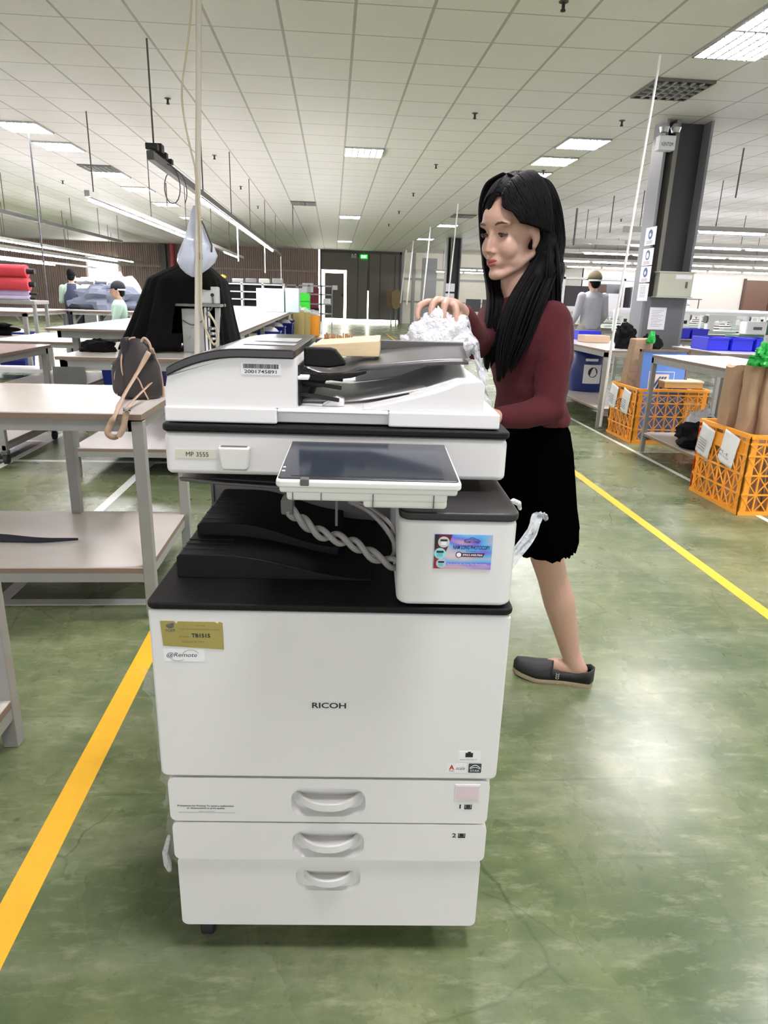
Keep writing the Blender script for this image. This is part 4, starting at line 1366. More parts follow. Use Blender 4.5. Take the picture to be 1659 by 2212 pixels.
o = thing('screen_board', 'blue upright panel behind the white sack', 'panel', (a.x, 18, 0.8))
MB().box(-0.45, 0.35, 0, 0.03, -0.2, 0.52).build('panel_sheet', BLUEP2, o)
MB().box(-0.47, -0.45, -0.01, 0.04, -0.8, 0.7).box(0.35, 0.37, -0.01, 0.04, -0.8, 0.7).build('panel_post', PAPER, o)
# dark machines behind the worker
for i, (px, py, w, h_) in enumerate(((205, 612, 1.1, 0.75), (232, 610, 0.9, 0.8), (180, 640, 0.7, 0.5))):
    p = atY(px, py, 21 + 1.2 * i)
    o = thing('covered_machine', 'dark covered machine behind the worker, %s' % ('tallest', 'rightmost', 'leftmost')[i], 'machine', (p.x, 21 + 1.2 * i, 0), 0, 'dark machines far left')
    MB().box(-w / 2, w / 2, 0, 0.5, 0.5, p.z + 0.05).build('cover', mat('charcoal_cover', (84, 80, 84), 0.7), o, bevel=0.08, seg=3)
    MB().box(-w / 3, -w / 3 + .3, -0.02, 0, 1.15, 1.3).box(-w / 3, -w / 3 + .3, -0.02, 0, 1.4, 1.5).build('label', PAPER, o)
    MB().box(-w / 2, w / 2, 0.05, 0.45, 0, 0.5).build('stand', STEELD, o)
# yellow note on the table edge
p = atZ(42, 690, 0.8)
s = tag(MB().box(-5.55, -5.2, 10.86, 10.87, 0.62, 0.8).build('yellow_note', mat('yellow_paper', (236, 228, 90), 0.6)), 'yellow note hanging from the far left table edge', 'note')
lump('cloth_bundle', 'small orange-red cloth under the far table', 'cloth', (-3.1, 17.6, 0.35), (0.2, 0.15, 0.22), mat('orange_cloth', (226, 80, 50), 0.7), 4, 0.4)

# ---- things at the far end of the aisle
def shelf_unit():
    x0, x1, y = atY(476, 615, 22).x, atY(612, 615, 22).x, 22
    t = thing('shelf_rack', 'white-framed rack of dark pigeonholes behind the long cutting table', 'rack', (x0, y, 0))
    w = x1 - x0
    for i in range(4):
        MB().box(w * i / 3 - 0.03, w * i / 3 + 0.03, 0, 0.4, 0, 1.5).build('upright', PAPER, t)
    for z in (0.55, 0.78, 1.0, 1.22, 1.44):
        MB().box(0, w, 0, 0.4, z, z + 0.035).build('shelf_board', PAPER, t)
    MB().box(0, w, 0.38, 0.4, 0, 1.44).build('rack_back', BLK, t)
    return t
shelf_unit()
rn = random.Random(5)
rx0 = atY(476, 615, 22).x
for i in range(4):
    x = rx0 + 0.35 + i * 0.4
    o = tag(MB().box(x, x + 0.34, 22.0, 22.3, 1.49, 1.53 + 0.13 * rn.random()).build('grey_bundle', mat('grey_bundle_%d' % (i % 3), ((150, 150, 146), (120, 116, 118), (196, 198, 190))[i % 3], 0.8), bevel=0.03), 'grey folded bundle on top of the far rack', 'bundle', 'bundles on the far rack')
for i in range(5):
    x = -1.9 + i * 0.38
    o = thing('parts_rack', 'grey wire rack section with trays at the far end', 'rack', (x, 23.0, 0), 0, 'grey rack sections at the far end')
    for z in (0.6, 0.9, 1.2, 1.46):
        MB().box(0, 0.36, 0, 0.5, z, z + 0.04).build('tray', mat('rack_grey', (140, 146, 150), 0.4), o)
    MB().box(0, 0.03, 0, 0.03, 0, 1.5).box(0.33, 0.36, 0, 0.03, 0, 1.5).build('upright', mat('rack_grey', (0, 0, 0)), o)
    MB().box(0.05, 0.3, 0.1, 0.4, 0.64 + 0.3 * (i % 3), 0.8 + 0.3 * (i % 3)).build('tray_load', BLK if i % 2 else PAPER, o)
FOAM = mat('pale_foam', (214, 226, 226), 0.7, var=0.05, scale=4)
a, b = atY(553, 622, 15), atY(615, 664, 15)
tag(MB().box(a.x, b.x - 0.01, 15, 15.5, 0.842, a.z).build('foam_block', FOAM, bevel=0.01), 'wide pale foam block standing on the far end of the cutting table', 'foam block')
a, b = atY(616, 622, 15), atY(646, 664, 15)
tag(MB().box(a.x, b.x, 15.0, 15.5, 0.842, a.z).build('foam_block', mat('pale_blue_foam', (206, 226, 228), 0.5, var=0.05), bevel=0.01), 'narrow pale blue foam block right of the wide one', 'foam block')
a, b = atY(647, 633, 22.1), atY(669, 720, 22.1)
g = thing('green_crate_stack', 'bright green tall crate stack beside the cutting table end', 'crate stack', (a.x, 22.1, 0))
MB().box(0, b.x - a.x, 0, 0.4, 0.02, a.z - 0.25).build('stack_body', mat('bright_green', (46, 214, 40), 0.4, var=0.1, scale=6), g, bevel=0.01)
MB().box(0, b.x - a.x, 0, 0.4, a.z - 0.245, a.z).build('top_crate', mat('bright_green', (0, 0, 0)), g, bevel=0.01)
for i, (px, m_, z) in enumerate(((641, mat('tan_bin', (186, 168, 110), 0.6), 0.75), (655, mat('tan_bin', (0, 0, 0)), 0.7), (676, ORANGE, 0.62))):
    p = atY(px, 700, 20.3 + 0.55 * i)
    tag(MB().lathe([(0.16, 0), (0.2, 0.02), (0.22, z), (0.20, z), (0.17, 0.05)], (p.x, p.y, 0), n=16).build('round_bin', m_), ('tan bin at the end of the cutting table, left of two', 'tan bin at the end of the cutting table, right of two', 'orange bin beside the gate end of the aisle')[i], 'bin')
    lump('bin_liner', 'clear white liner bulging from a far bin, %s' % ('left', 'middle', 'right')[i], 'liner', (p.x, p.y, z + 0.002), (0.2, 0.2, 0.10), GLASSY, i, 0.3, 'liners in the far bins')
a = atY(690, 640, 32)
o = thing('red_cabinet', 'dark red cabinet with a white notice by the gate', 'cabinet', (a.x - 0.9, 33.0, 0))
MB().box(0, 0.85, 0, 0.4, 0.6, 1.5).build('cabinet_body', mat('dark_red', (124, 34, 48), 0.5), o, bevel=0.01)
MB().box(0.1, 0.6, -0.02, 0, 1.3, 1.7).build('notice', PAPER, o)
MB().box(0.05, 0.8, 0.05, 0.35, 0, 0.6).build('stand', STEELD, o)
lump('yellow_bundle', 'yellow-green bundle on top of the far rack', 'bundle', (atY(472, 600, 22.35).x, 22.35, 1.476), (0.2, 0.1, 0.16), mat('mustard', (168, 154, 60), 0.8, var=0.3), 21, 0.5)
# coats hanging at the gate
for i, px in enumerate((847, 857)):
    p = atY(px, 625, 33.3 - 0.4 * i)
    o = thing('hanging_coat', 'tan work coat hanging against the gate, %s of two' % ('left', 'right')[i], 'coat', (p.x, 33.3 - 0.4 * i, 0.55), 0, 'tan coats at the gate')
    mb = MB().prism([(-0.2, 0.25), (-0.26, 0.85), (-0.08, 1.0), (0.08, 1.0), (0.26, 0.85), (0.2, 0.25), (0.05, 0.1), (-0.1, 0.12)], 'y', -0.07, 0.07)
    mb.build('coat_cloth', mat('tan_cloth', (128, 108, 76), 0.8, var=0.2), o, bevel=0.03)
    MB().cyl((0, 0, 0.98), (0, 0, 1.1), 0.015, n=6).build('hook', STEELD, o)
    MB().cyl((0, 0, -0.55), (0, 0, 0.15), 0.03, n=8).build('stand_pole', STEELD, o)

# ================================================================== draped machine, pole, plastic bag on the second-row table
def ribbon(mb, pts, w, wd):
    pts = [Vector(p) for p in pts]
    wd = Vector(wd).normalized()
    n = len(pts)
    vs, fs = [], []
    for i, p in enumerate(pts):
        d = (pts[min(i + 1, n - 1)] - pts[max(i - 1, 0)]).normalized()
        s = (wd - d * wd.dot(d)).normalized()
        vs += [p - s * w / 2, p + s * w / 2]
    fs = [(2 * i, 2 * i + 1, 2 * i + 3, 2 * i + 2) for i in range(n - 1)]
    mb.add(vs, fs)
    return mb

mc = thing('sewing_control_cabinet', 'grey machine cabinet half hidden under a black drape on the second-row table', 'machine', (-0.93, 5.05, 0.8))
GP = mat('cabinet_paint', (172, 174, 170), 0.4)
MB().box(-0.13, 0.02, 0.0, 0.35, 0.0, 0.30).build('cabinet_body', GP, mc, bevel=0.006)
MB().box(0.03, 0.045, -0.01, 0.02, 0, 0.31).box(0.055, 0.065, -0.01, 0.02, 0, 0.31).build('frame_profile', PAPER, mc)
MB().box(-0.16, 0.15, -0.06, 0.4, 0.315, 0.335).build('machine_table', mat('table_green_grey', (128, 136, 128), 0.4), mc, bevel=0.004)
MB().box(-0.15, 0.13, -0.03, 0.38, 0.335, 0.45).build('head_box', mat('head_white', (206, 208, 206), 0.35), mc, bevel=0.008)
lb = MB().prism(rrect(-0.085, 0.035, 0.345, 0.39, 0.008, 3), 'y', -0.034, -0.031).build('label_plate', PAPER, mc)
text_mesh('label_lettering', '1P', INK, -0.072, -0.05, 0.357, 0.378, FACE(-0.036), lb, bold=0.02)
text_mesh('label_lettering', 'W', INK, 0.008, 0.024, 0.357, 0.378, FACE(-0.036), lb, bold=0.02)
MB().cyl((0.095, -0.04, 0.395), (0.095, -0.02, 0.395), 0.012, n=12).build('socket', BLK, mc)
MB().prism([(0.10, 0), (0.125, 0), (0.14, 0.31), (0.105, 0.31)], 'y', -0.02, 0.02).build('side_strut', GP, mc, bevel=0.003)
mb = MB()
for z in (0.10, 0.135, 0.17):
    mb.ball((0.08, -0.01, z), (0.03, 0.03, 0.016), 14, 8)
mb.build('chrome_fitting', CHROME, mc)
mb = MB()
mb.tube(smooth_path([(0.095, -0.03, 0.39), (0.10, -0.05, 0.34), (0.085, -0.05, 0.30), (0.06, -0.05, 0.285), (0.055, -0.05, 0.26), (0.08, -0.05, 0.24)]), 0.006, 8)
mb.tube(smooth_path([(-0.12, -0.005, 0.22), (-0.06, -0.02, 0.19), (0.0, -0.02, 0.21), (0.03, -0.02, 0.235)]), 0.004, 6)
mb.build('machine_cable', DARKP, mc)

mb = MB()
NU, levels = 96, [0.0, 0.04, 0.12, 0.22, 0.32, 0.42, 0.47, 0.485, 0.50, 0.53, 0.56, 0.585, 0.595]
vs = []
for j, zz in enumerate(levels):
    t = min(1, zz / 0.48)
    top = max(0, (zz - 0.48) / 0.115)
    a = (0.39 - 0.135 * t) * (1 - top) ** 0.8
    b = (0.44 - 0.08 * t) * (1 - top) ** 0.8
    cx = -1.14 + 0.09 * t + 0.06 * top
    cy = 5.36 - 0.02 * t
    for k in range(NU):
        th = 2 * PI * k / NU
        c, s = math.cos(th), math.sin(th)
        e = 0.55
        px = (abs(c) ** e) * (1 if c > 0 else -1)
        py = (abs(s) ** e) * (1 if s > 0 else -1)
        f = 1 + (0.085 + 0.04 * math.sin(th * 3)) * (1 - t * 0.75) * math.sin(th * 17 + 1.3 * math.sin(th * 4 + zz * 4)) * (1 - top)
        z = 0.81 + zz + 0.014 * noise.noise(Vector((px * 3, py * 3, zz * 2))) * (1 if j else 0)
        vs.append((cx + a * px * f, cy + b * py * f, z + 0.03 * top))
fs = []
for j in range(len(levels) - 1):
    for k in range(NU):
        k2 = (k + 1) % NU
        q = [vs[i] for i in (j * NU + k, j * NU + k2, (j + 1) * NU + k2, (j + 1) * NU + k)]
        mx_, my_, mz_ = (sum(p[i] for p in q) / 4 for i in range(3))
        edge = 1.11 + (mx_ + 1.09) * 0.45
        if my_ < 5.15 and -1.09 + 0.06 * (1.1 - mz_) < mx_ < -0.80 and mz_ < edge:
            continue
        fs.append((j * NU + k, j * NU + k2, (j + 1) * NU + k2, (j + 1) * NU + k))
fs.append(tuple((len(levels) - 1) * NU + k for k in range(NU)))
mb.add(vs, fs)
o = mb.build('black_drape', BLKFAB, ang=180, solid=0.004)
tag(o, 'black cloth draped like a tent over the machine on the second-row table', 'cloth')
lump('cloth_end', 'crumpled black end of the drape lying at its left foot on the table', 'cloth', (-1.62, 4.95, 0.80), (0.12, 0.09, 0.05), BLKFAB, 2, 0.4)

pole = tag(MB().tube([(-0.90, 4.70, 0.80), (-0.772, 4.70, 3.02), (-0.76, 4.70, HC)], 0.0175, 12).build('service_pole', mat('pole_cream', (206, 200, 186), 0.4)), 'tall cream metal pole rising from the second-row table to the ceiling', 'pole')
cb = thing('looped_cable', 'cream cable that swings out beside the pole and loops at its foot', 'cable', (0, 0, 0))
MB().tube(smooth_path([(-0.795, 4.66, 3.2), (-0.815, 4.66, 2.81), (-0.86, 4.66, 2.55), (-0.895, 4.66, 2.38), (-0.90, 4.66, 2.25), (-0.875, 4.66, 2.08), (-0.845, 4.665, 1.94)]), 0.006, 8).build('upper_bow', mat('cable_cream', (190, 180, 152), 0.45), cb)
MB().tube(smooth_path([(-0.845, 4.665, 1.94), (-0.83, 4.665, 1.62), (-0.842, 4.665, 1.3), (-0.85, 4.665, 1.1), (-0.82, 4.66, 0.96), (-0.78, 4.66, 0.89), (-0.75, 4.66, 0.93), (-0.765, 4.66, 1.02), (-0.81, 4.68, 1.09)]), 0.007, 8).build('lower_loop', mat('cable_cream', (0, 0, 0)), cb)

bag = thing('plastic_bag', 'white-blue plastic bag hanging from the cream pole above the black drape', 'bag', (-0.885, 4.78, 0))
mb = MB()
prof = [(0.004, 1.735), (0.02, 1.70), (0.045, 1.62), (0.072, 1.55), (0.10, 1.49), (0.118, 1.44), (0.112, 1.40), (0.085, 1.36), (0.045, 1.325), (0.008, 1.305)][::-1]
vs, fs = [], []
n = 28
for r, z in prof:
    for k in range(n):
        a = 2 * PI * k / n
        f = 1 + 0.12 * math.sin(3 * a + 9 * z) + 0.05 * math.sin(7 * a)
        sh = 0.03 * max(0, (1.44 - z)) / 0.14
        vs.append((r * f * math.cos(a) - sh, r * 0.6 * f * math.sin(a), z))
for i in range(len(prof) - 1):
    for k in range(n):
        fs.append((i * n + k, i * n + (k + 1) % n, (i + 1) * n + (k + 1) % n, (i + 1) * n + k))
fs += [tuple(range(n - 1, -1, -1)), tuple((len(prof) - 1) * n + k for k in range(n))]
mb.add(vs, fs)
mb.build('bag_body', mat('bag_film', (214, 222, 240), 0.3, var=0.08, scale=12, alpha=0.93, bump=0.4, bscale=30), bag, ang=180)
MB().tube([(0.015, -0.03, 1.70), (0.06, -0.03, 1.62), (0.105, -0.03, 1.50), (0.10, -0.02, 1.46)], 0.006, 6).build('bag_string', CHAND, bag)
MB().box(0.03, 0.05, -0.09, -0.07, 1.41, 1.45).build('clip', BLK, bag)

# ================================================================== backpack
bp = thing('backpack', 'dark brown patterned backpack with tan straps on the right end of the left table', 'backpack', (-0.775, 2.83, 0.802))
CANV = mat('brown_canvas', (46, 40, 40), 0.6, var=0.45, scale=28)
TAN = mat('tan_leather', (190, 162, 138), 0.55, var=0.08)
mb = MB()
prof = [(0.90, 0.0), (1.0, 0.012), (1.03, 0.06), (0.98, 0.12), (0.86, 0.17), (0.66, 0.205), (0.40, 0.225), (0.1, 0.232)]
mb.lathe(prof, n=28, sx=0.085, sy=0.065)
bd = mb.build('bag_body', CANV, bp, ang=180)
mb = MB()
mb.caps([(-0.062, -0.035, 0.04), (-0.066, -0.02, 0.12), (-0.045, -0.01, 0.165)], [0.035, 0.034, 0.02])
pk = mb.build('side_pocket', CANV, bp)
remesh(pk, 0.006, 4)
mb = MB()
mb.tube(smooth_path([(-0.048, -0.052, 0.08), (-0.05, -0.05, 0.15), (-0.035, -0.035, 0.2), (-0.02, -0.02, 0.23), (0.0, -0.01, 0.235)]), 0.0035, 6)
mb.tube(smooth_path([(-0.075, -0.058, 0.015), (-0.08, -0.056, 0.08), (-0.07, -0.05, 0.125)]), 0.002, 6)
mb.tube(smooth_path([(0.0, -0.066, 0.1), (0.018, -0.068, 0.075), (0.03, -0.066, 0.04), (0.045, -0.058, 0.0)]), 0.003, 6)
mb.build('piping', TAN, bp)
MB().box(-0.052, -0.02, -0.05, 0.03, 0.14, 0.236).build('zip_gusset', mat('dark_canvas', (22, 21, 22), 0.6), bp, bevel=0.014, seg=3)
MB().box(-0.093, -0.086, -0.04, -0.03, 0.1, 0.13).build('zip_pull', CHROME, bp)
def BW(px, py, Y):
    return atY(px, py, Y) - Vector((-0.775, 2.83, 0.802))
mb = MB()
path = smooth_path([BW(322, 760, 2.75), BW(300, 800, 2.73), BW(270, 850, 2.62), BW(250, 893, 2.43), BW(237, 920, 2.42), BW(232, 935, 2.42), BW(243, 944, 2.42), BW(257, 940, 2.42), BW(266, 925, 2.42), BW(271, 900, 2.42), BW(276, 880, 2.43), BW(285, 868, 2.55), BW(325, 828, 2.72)], 5)
ribbon(mb, path, 0.021, (1, -0.1, 0.55))
mb.build('shoulder_strap', TAN, bp, ang=180, solid=0.003)
mb = MB()
ribbon(mb, smooth_path([BW(328, 752, 2.8), BW(338, 780, 2.82), BW(345, 800, 2.84), BW(350, 830, 2.85), BW(353, 868, 2.86)], 5), 0.012, (1, 0, 0.1))
mb.build('rear_strap', TAN, bp, ang=180, solid=0.003)
MB().tube(smooth_path([(0.02, -0.02, 0.21), (0.035, -0.02, 0.235), (0.055, -0.02, 0.215), (0.06, -0.02, 0.17)]), 0.005, 8).build('grab_handle', TAN, bp)
MB().box(0.045, 0.075, -0.05, -0.02, 0.155, 0.175).build('strap_buckle', BLK, bp, bevel=0.003)
q = BW(274, 886, 2.41)
MB().box(q.x - 0.012, q.x - 0.006, q.y - 0.004, q.y + 0.002, q.z - 0.008, q.z + 0.008).box(q.x + 0.006, q.x + 0.012, q.y - 0.004, q.y + 0.002, q.z - 0.008, q.z + 0.008).box(q.x - 0.012, q.x + 0.012, q.y - 0.004, q.y + 0.002, q.z - 0.002, q.z + 0.002).build('buckle', CHROME, bp)

# ================================================================== clear film on the copier
def crumple(mb, x0, x1, z0, z1, y, amp, nu=10, nv=20, seed=0, outline=None):
    def f(u, v):
        w = outline(v) if outline else (0, 1)
        uu = w[0] + (w[1] - w[0]) * u
        p = Vector((uu * 6 + seed, v * 14, seed))
        return (x0 + (x1 - x0) * uu + 0.006 * noise.noise(p * 1.3), y + amp * noise.noise(p) + amp * 0.6 * noise.noise(p * 2.7), z0 + (z1 - z0) * v)
    mb.grid(f, nu, nv)
f1 = tag(MB().add([], []).build('dummy', GLASSY), None)
D.objects.remove(f1)
FILM = mat('wrinkled_film', (240, 244, 244), 0.15, var=0.05, alpha=0.22, bump=1.0, bscale=90, spec=0.9)
FILM2 = mat('film_knot', (244, 246, 246), 0.2, var=0.05, alpha=0.75, bump=1.0, bscale=120, spec=0.8)
mb = MB()
crumple(mb, -0.352, -0.288, 0.12, 0.56, 0.11, 0.02, 8, 40, 3, lambda v: (0.25 + 0.25 * math.sin(v * 5) * (0.5 if v > 0.3 else 1) - (0.15 if 0.15 < v < 0.35 else 0) - (0.18 if v > 0.88 else 0), 1.0))
fl = thing('clear_wrapping_film', 'clear plastic film hanging along the lower left side of the copier', 'plastic film', (0.003, 0.996, 0), math.radians(-3))
mb.build('film_sheet', FILM, fl, ang=180)
mb = MB()
mb.caps([(-0.326, 0.10, 0.19), (-0.336, 0.10, 0.15), (-0.333, 0.10, 0.125), (-0.330, 0.1, 0.108)], [0.004, 0.006, 0.008, 0.005], 8)
mb.build('film_knot', FILM2, fl)
fl2 = thing('torn_plastic_strip', 'torn milky plastic strip sticking out from the right side of the copier', 'plastic film', (0, 0, 0))
mb = MB()
pts = smooth_path([Vector((0.302, 1.36, 0.55)), Vector((0.36, 1.42, 0.59)), Vector((0.40, 1.45, 0.62)), Vector((0.43, 1.46, 0.655)), Vector((0.468, 1.48, 0.70)), Vector((0.485, 1.5, 0.735)), Vector((0.50, 1.5, 0.742)), Vector((0.505, 1.5, 0.725))], 6)
def strip(u, v):
    k = min(len(pts) - 1, int(v * (len(pts) - 1)))
    p = pts[k]
    w = 0.034 * (1 - v) ** 0.5 + 0.006
    return (p.x + w * (u - 0.5), p.y + 0.01 * noise.noise(Vector((u * 5, v * 9, 1))), p.z + 0.3 * w * (0.5 - u) + 0.008 * noise.noise(Vector((u * 7, v * 12, 4))))
mb.grid(strip, 8, 28)
mb.build('strip_sheet', mat('milky_film', (220, 226, 228), 0.25, alpha=0.72, bump=0.8, bscale=80), fl2, ang=180)
mb = MB()
mb.caps([(0.375, 1.38, 0.80), (0.39, 1.38, 0.808), (0.405, 1.39, 0.80), (0.412, 1.4, 0.785)], [0.004, 0.006, 0.006, 0.004], 8)
mb.build('frayed_edge', FILM2, fl2)

# bubble wrap bunched behind the feeder
bw = thing('bubble_wrap', 'crumpled bubble wrap and clear plastic the woman holds behind the copier', 'plastic wrap', (0.238, 1.628, 1.10))
mb = MB()
def bub(u, v):
    a, b = 2 * PI * u, PI * (0.02 + 0.96 * v)
    p = Vector((math.cos(a) * math.sin(b), math.sin(a) * math.sin(b), -math.cos(b)))
    q = 1 + 0.35 * noise.noise(p * 2.1 + Vector((3, 1, 2))) + 0.12 * noise.noise(p * 7)
    cell_ = noise.cell(p * 9)
    q += 0.05 * cell_
    hgt = 0.085 if p.z > 0 else 0.05
    return (p.x * 0.085 * q, p.y * 0.055 * q, p.z * hgt * q + 0.005 - 0.04 * max(0, -p.x) * (1 if p.z > 0 else 0))
mb.grid(bub, 90, 60, wrap=True)
mb.build('wrap_heap', mat('bubble_white', (236, 236, 240), 0.28, var=0.1, scale=40, alpha=0.94, bump=0.9, bscale=140), bw, ang=180)
mb = MB()
def tail(u, v):
    x = 0.06 + 0.075 * v + 0.02 * noise.noise(Vector((u * 4, v * 5, 0)))
    z = 0.055 - 0.155 * v ** 1.6 + 0.03 * (u - 0.5) * 2 + 0.02 * noise.noise(Vector((u * 6, v * 6, 5)))
    y = 0.0 + 0.06 * (u - 0.5) + 0.03 * noise.noise(Vector((u * 5, v * 7, 9)))
    return (x, y, z)
mb.grid(tail, 16, 26)
mb.build('hanging_sheet', mat('clear_sheet', (236, 238, 244), 0.12, alpha=0.5, bump=1.0, bscale=100, spec=0.9), bw, ang=180)

# ================================================================== right-hand side
R1 = frame_table('narrow steel-edged table at the right between the two orange crates, a black garment on its lower shelf', 2.66, 3.32, 4.47, 5.63, 0.825, shelf=[0.17], top=mat('table_white_gloss', (226, 226, 224), 0.2), paint=mat('worn_grey_paint', (138, 138, 132), 0.5, var=0.2, scale=18), inset=0.0, lw=0.035)
R1['label'] = 'narrow steel table between the two orange crates, black garment on its shelf'
R2 = frame_table('long steel table behind the far orange crate, a blue drum on its lower shelf', 2.69, 3.4, 6.72, 9.3, 0.78, shelf=[0.2], top=mat('table_white_gloss', (0, 0, 0)), paint=mat('worn_grey_paint', (0, 0, 0)), inset=0.0, lw=0.035)
frame_table('wide white table at the right with the blue trays on it', 3.75, 7.0, 6.5, 7.5, 0.79, top=mat('table_white_gloss', (0, 0, 0)), paint=STEEL)
frame_table('white table right behind the near column', 4.35, 8.5, 8.9, 9.7, 0.80, top=mat('table_white_gloss', (0, 0, 0)), paint=STEEL)
tag(MB().box(3.34, 3.365, 5.2, 5.225, 0, 1.02).build('steel_post', STEEL), 'slim steel post standing at the right edge of the narrow table', 'post')

CRW, CRD, CRH = 0.66, 0.58, 0.50
def make_crate(w, d, h):
    t = thing('orange_crate', '', 'crate')
    x0, x1, y0, y1 = 0, w, 0, d
    def wall(p0, p1, nm, fill):
        p0, p1 = Vector(p0), Vector(p1)
        L_ = (p1 - p0).length
        n = round(L_ / 0.095)
        mb = MB()
        def P(u, z): 
            q = p0.lerp(p1, u)
            return (q.x, q.y, z)
        for z, w_ in ((0.012, 0.024), (0.13, 0.010), (0.25, 0.010), (0.37, 0.010), (h - 0.05, 0.012), (h - 0.01, 0.022)):
            mb.bar(P(0, z), P(1, z), 0.022 if z > h - 0.02 else 0.012, w_)
        for i in range(n + 1):
            mb.bar(P(i / n, 0.0), P(i / n, h - 0.01), 0.009)
        rows_ = (0.012, 0.13, 0.25, 0.37, h - 0.05)
        for a, b in zip(rows_[:3], rows_[1:4]):
            for i in range(n):
                mb.bar(P(i / n, a), P((i + 1) / n, b), 0.006)
                mb.bar(P((i + 1) / n, a), P(i / n, b), 0.006)
        a, b = 0.37, h - 0.05
        if fill:
            c = P(0.0, a); e = P(1, b)
            mb.bar(P(0.1, (a + b) / 2), P(0.9, (a + b) / 2), 0.008, b - a)
        else:
            for i in range(n):
                mb.bar(P(i / n, a), P((i + 1) / n, b), 0.006)
                mb.bar(P((i + 1) / n, a), P(i / n, b), 0.006)
        return mb.build(nm, ORANGE, t)
    wall((x0, y0, 0), (x1, y0, 0), 'crate_wall', False)
    wall((x0, y1, 0), (x1, y1, 0), 'crate_wall', False)
    wall((x0, y0, 0), (x0, y1, 0), 'crate_wall', True)
    wall((x1, y0, 0), (x1, y1, 0), 'crate_wall', True)
    for x, y in ((x0, y0), (x1, y0), (x0, y1), (x1, y1)):
        sx, sy = (1 if x == x0 else -1), (1 if y == y0 else -1)
        mb = MB()
        mb.prism([(x, y + sy * 0.05), (x, y + sy * 0.015), (x + sx * 0.015, y), (x + sx * 0.05, y), (x + sx * 0.05, y + sy * 0.008), (x + sx * 0.02, y + sy * 0.008), (x + sx * 0.008, y + sy * 0.02), (x + sx * 0.008, y + sy * 0.05)], 'z', 0, h - 0.005)
        mb.build('corner_post', ORANGE, t)
    MB().box(x0, x1, y0, y1, 0.0, 0.012).build('crate_floor', ORANGE, t)
    mb = MB()
    o_ = rrect(x0 - 0.012, x1 + 0.012, y0 - 0.012, y1 + 0.012, 0.04, 4)
    i_ = rrect(x0 + 0.012, x1 - 0.012, y0 + 0.012, y1 - 0.012, 0.03, 4)
    n = len(o_)
    vs = [(a, b, h - 0.012) for a, b in o_] + [(a, b, h + 0.004) for a, b in o_] + [(a, b, h - 0.012) for a, b in i_] + [(a, b, h + 0.004) for a, b in i_]
    fs = []
    for i in range(n):
        j = (i + 1) % n
        fs += [(i, j, n + j, n + i), (n + i, n + j, 3 * n + j, 3 * n + i), (2 * n + j, 2 * n + i, 3 * n + i, 3 * n + j), (j, i, 2 * n + i, 2 * n + j)]
    mb.add(vs, fs).build('crate_rim', ORANGE, t)
    return t
cr2 = make_crate(CRW, CRD, 0.495)
cr2.location = (2.485, 3.82, 0.0)
tag(cr2, 'near orange lattice crate at the right edge, filled with brown kraft rolls', 'crate', 'orange lattice crates')
cr1 = dup(cr2, (2.73, 5.96, 0.0), label='far orange lattice crate behind the narrow table, holding a blue board', group='orange lattice crates')


def tagpaper(name, label, loc, w, h_, m_=PAPER, txt=False, tilt=0.0, parent_lines=True):
    t = thing(name, label, 'paper tag', loc, 0, 'paper tags hooked on the orange crates')
    t.rotation_euler = (tilt, 0, 0)
    MB().grid(lambda u, v: (-0.004 - 0.012 * math.sin(PI * u) * (1 - v) - 0.006 * noise.noise(Vector((u * 4, v * 4, loc[1]))), -w / 2 + w * (1 - u), -h_ + h_ * v), 10, 10).build('sheet', m_, t, solid=0.0015, ang=180)
    mb = MB()
    for q in range(5):
        mb.box(-0.0245, -0.022, -w * 0.3, w * (0.3 - 0.08 * (q % 2)), -h_ * (0.45 + 0.09 * q), -h_ * (0.45 + 0.09 * q) + 0.005)
    if txt:
        text_mesh('tag_lettering', 'PL-E', INK, -0.05, 0.05, -0.135, -0.118, lambda u, w_, _: (-0.026, -u, w_), t)
        text_mesh('tag_lettering', 'HANG DA KIEM', INK, -0.06, 0.06, -0.155, -0.142, lambda u, w_, _: (-0.026, -u, w_), t)
    else:
        mb.build('print_lines', mat('light_ink', (150, 150, 156), 0.6), t)
    return t
tagpaper('paper_tag', 'paper in a clear sleeve on the far end of the near orange crate', (2.470, 4.26, 0.47), 0.17, 0.2, mat('sleeve_white', (226, 226, 228), 0.2, var=0.06, scale=20), tilt=0.2)
tagpaper('paper_tag', 'printed paper tag in the middle of the near orange crate\'s side', (2.470, 3.98, 0.475), 0.17, 0.2, txt=True, tilt=0.2)
tagpaper('paper_tag', 'left paper tag on the far orange crate', (2.715, 6.42, 0.475), 0.17, 0.21, tilt=0.2)
tagpaper('paper_tag', 'right paper tag on the far orange crate', (2.715, 6.13, 0.465), 0.17, 0.21, tilt=0.2)


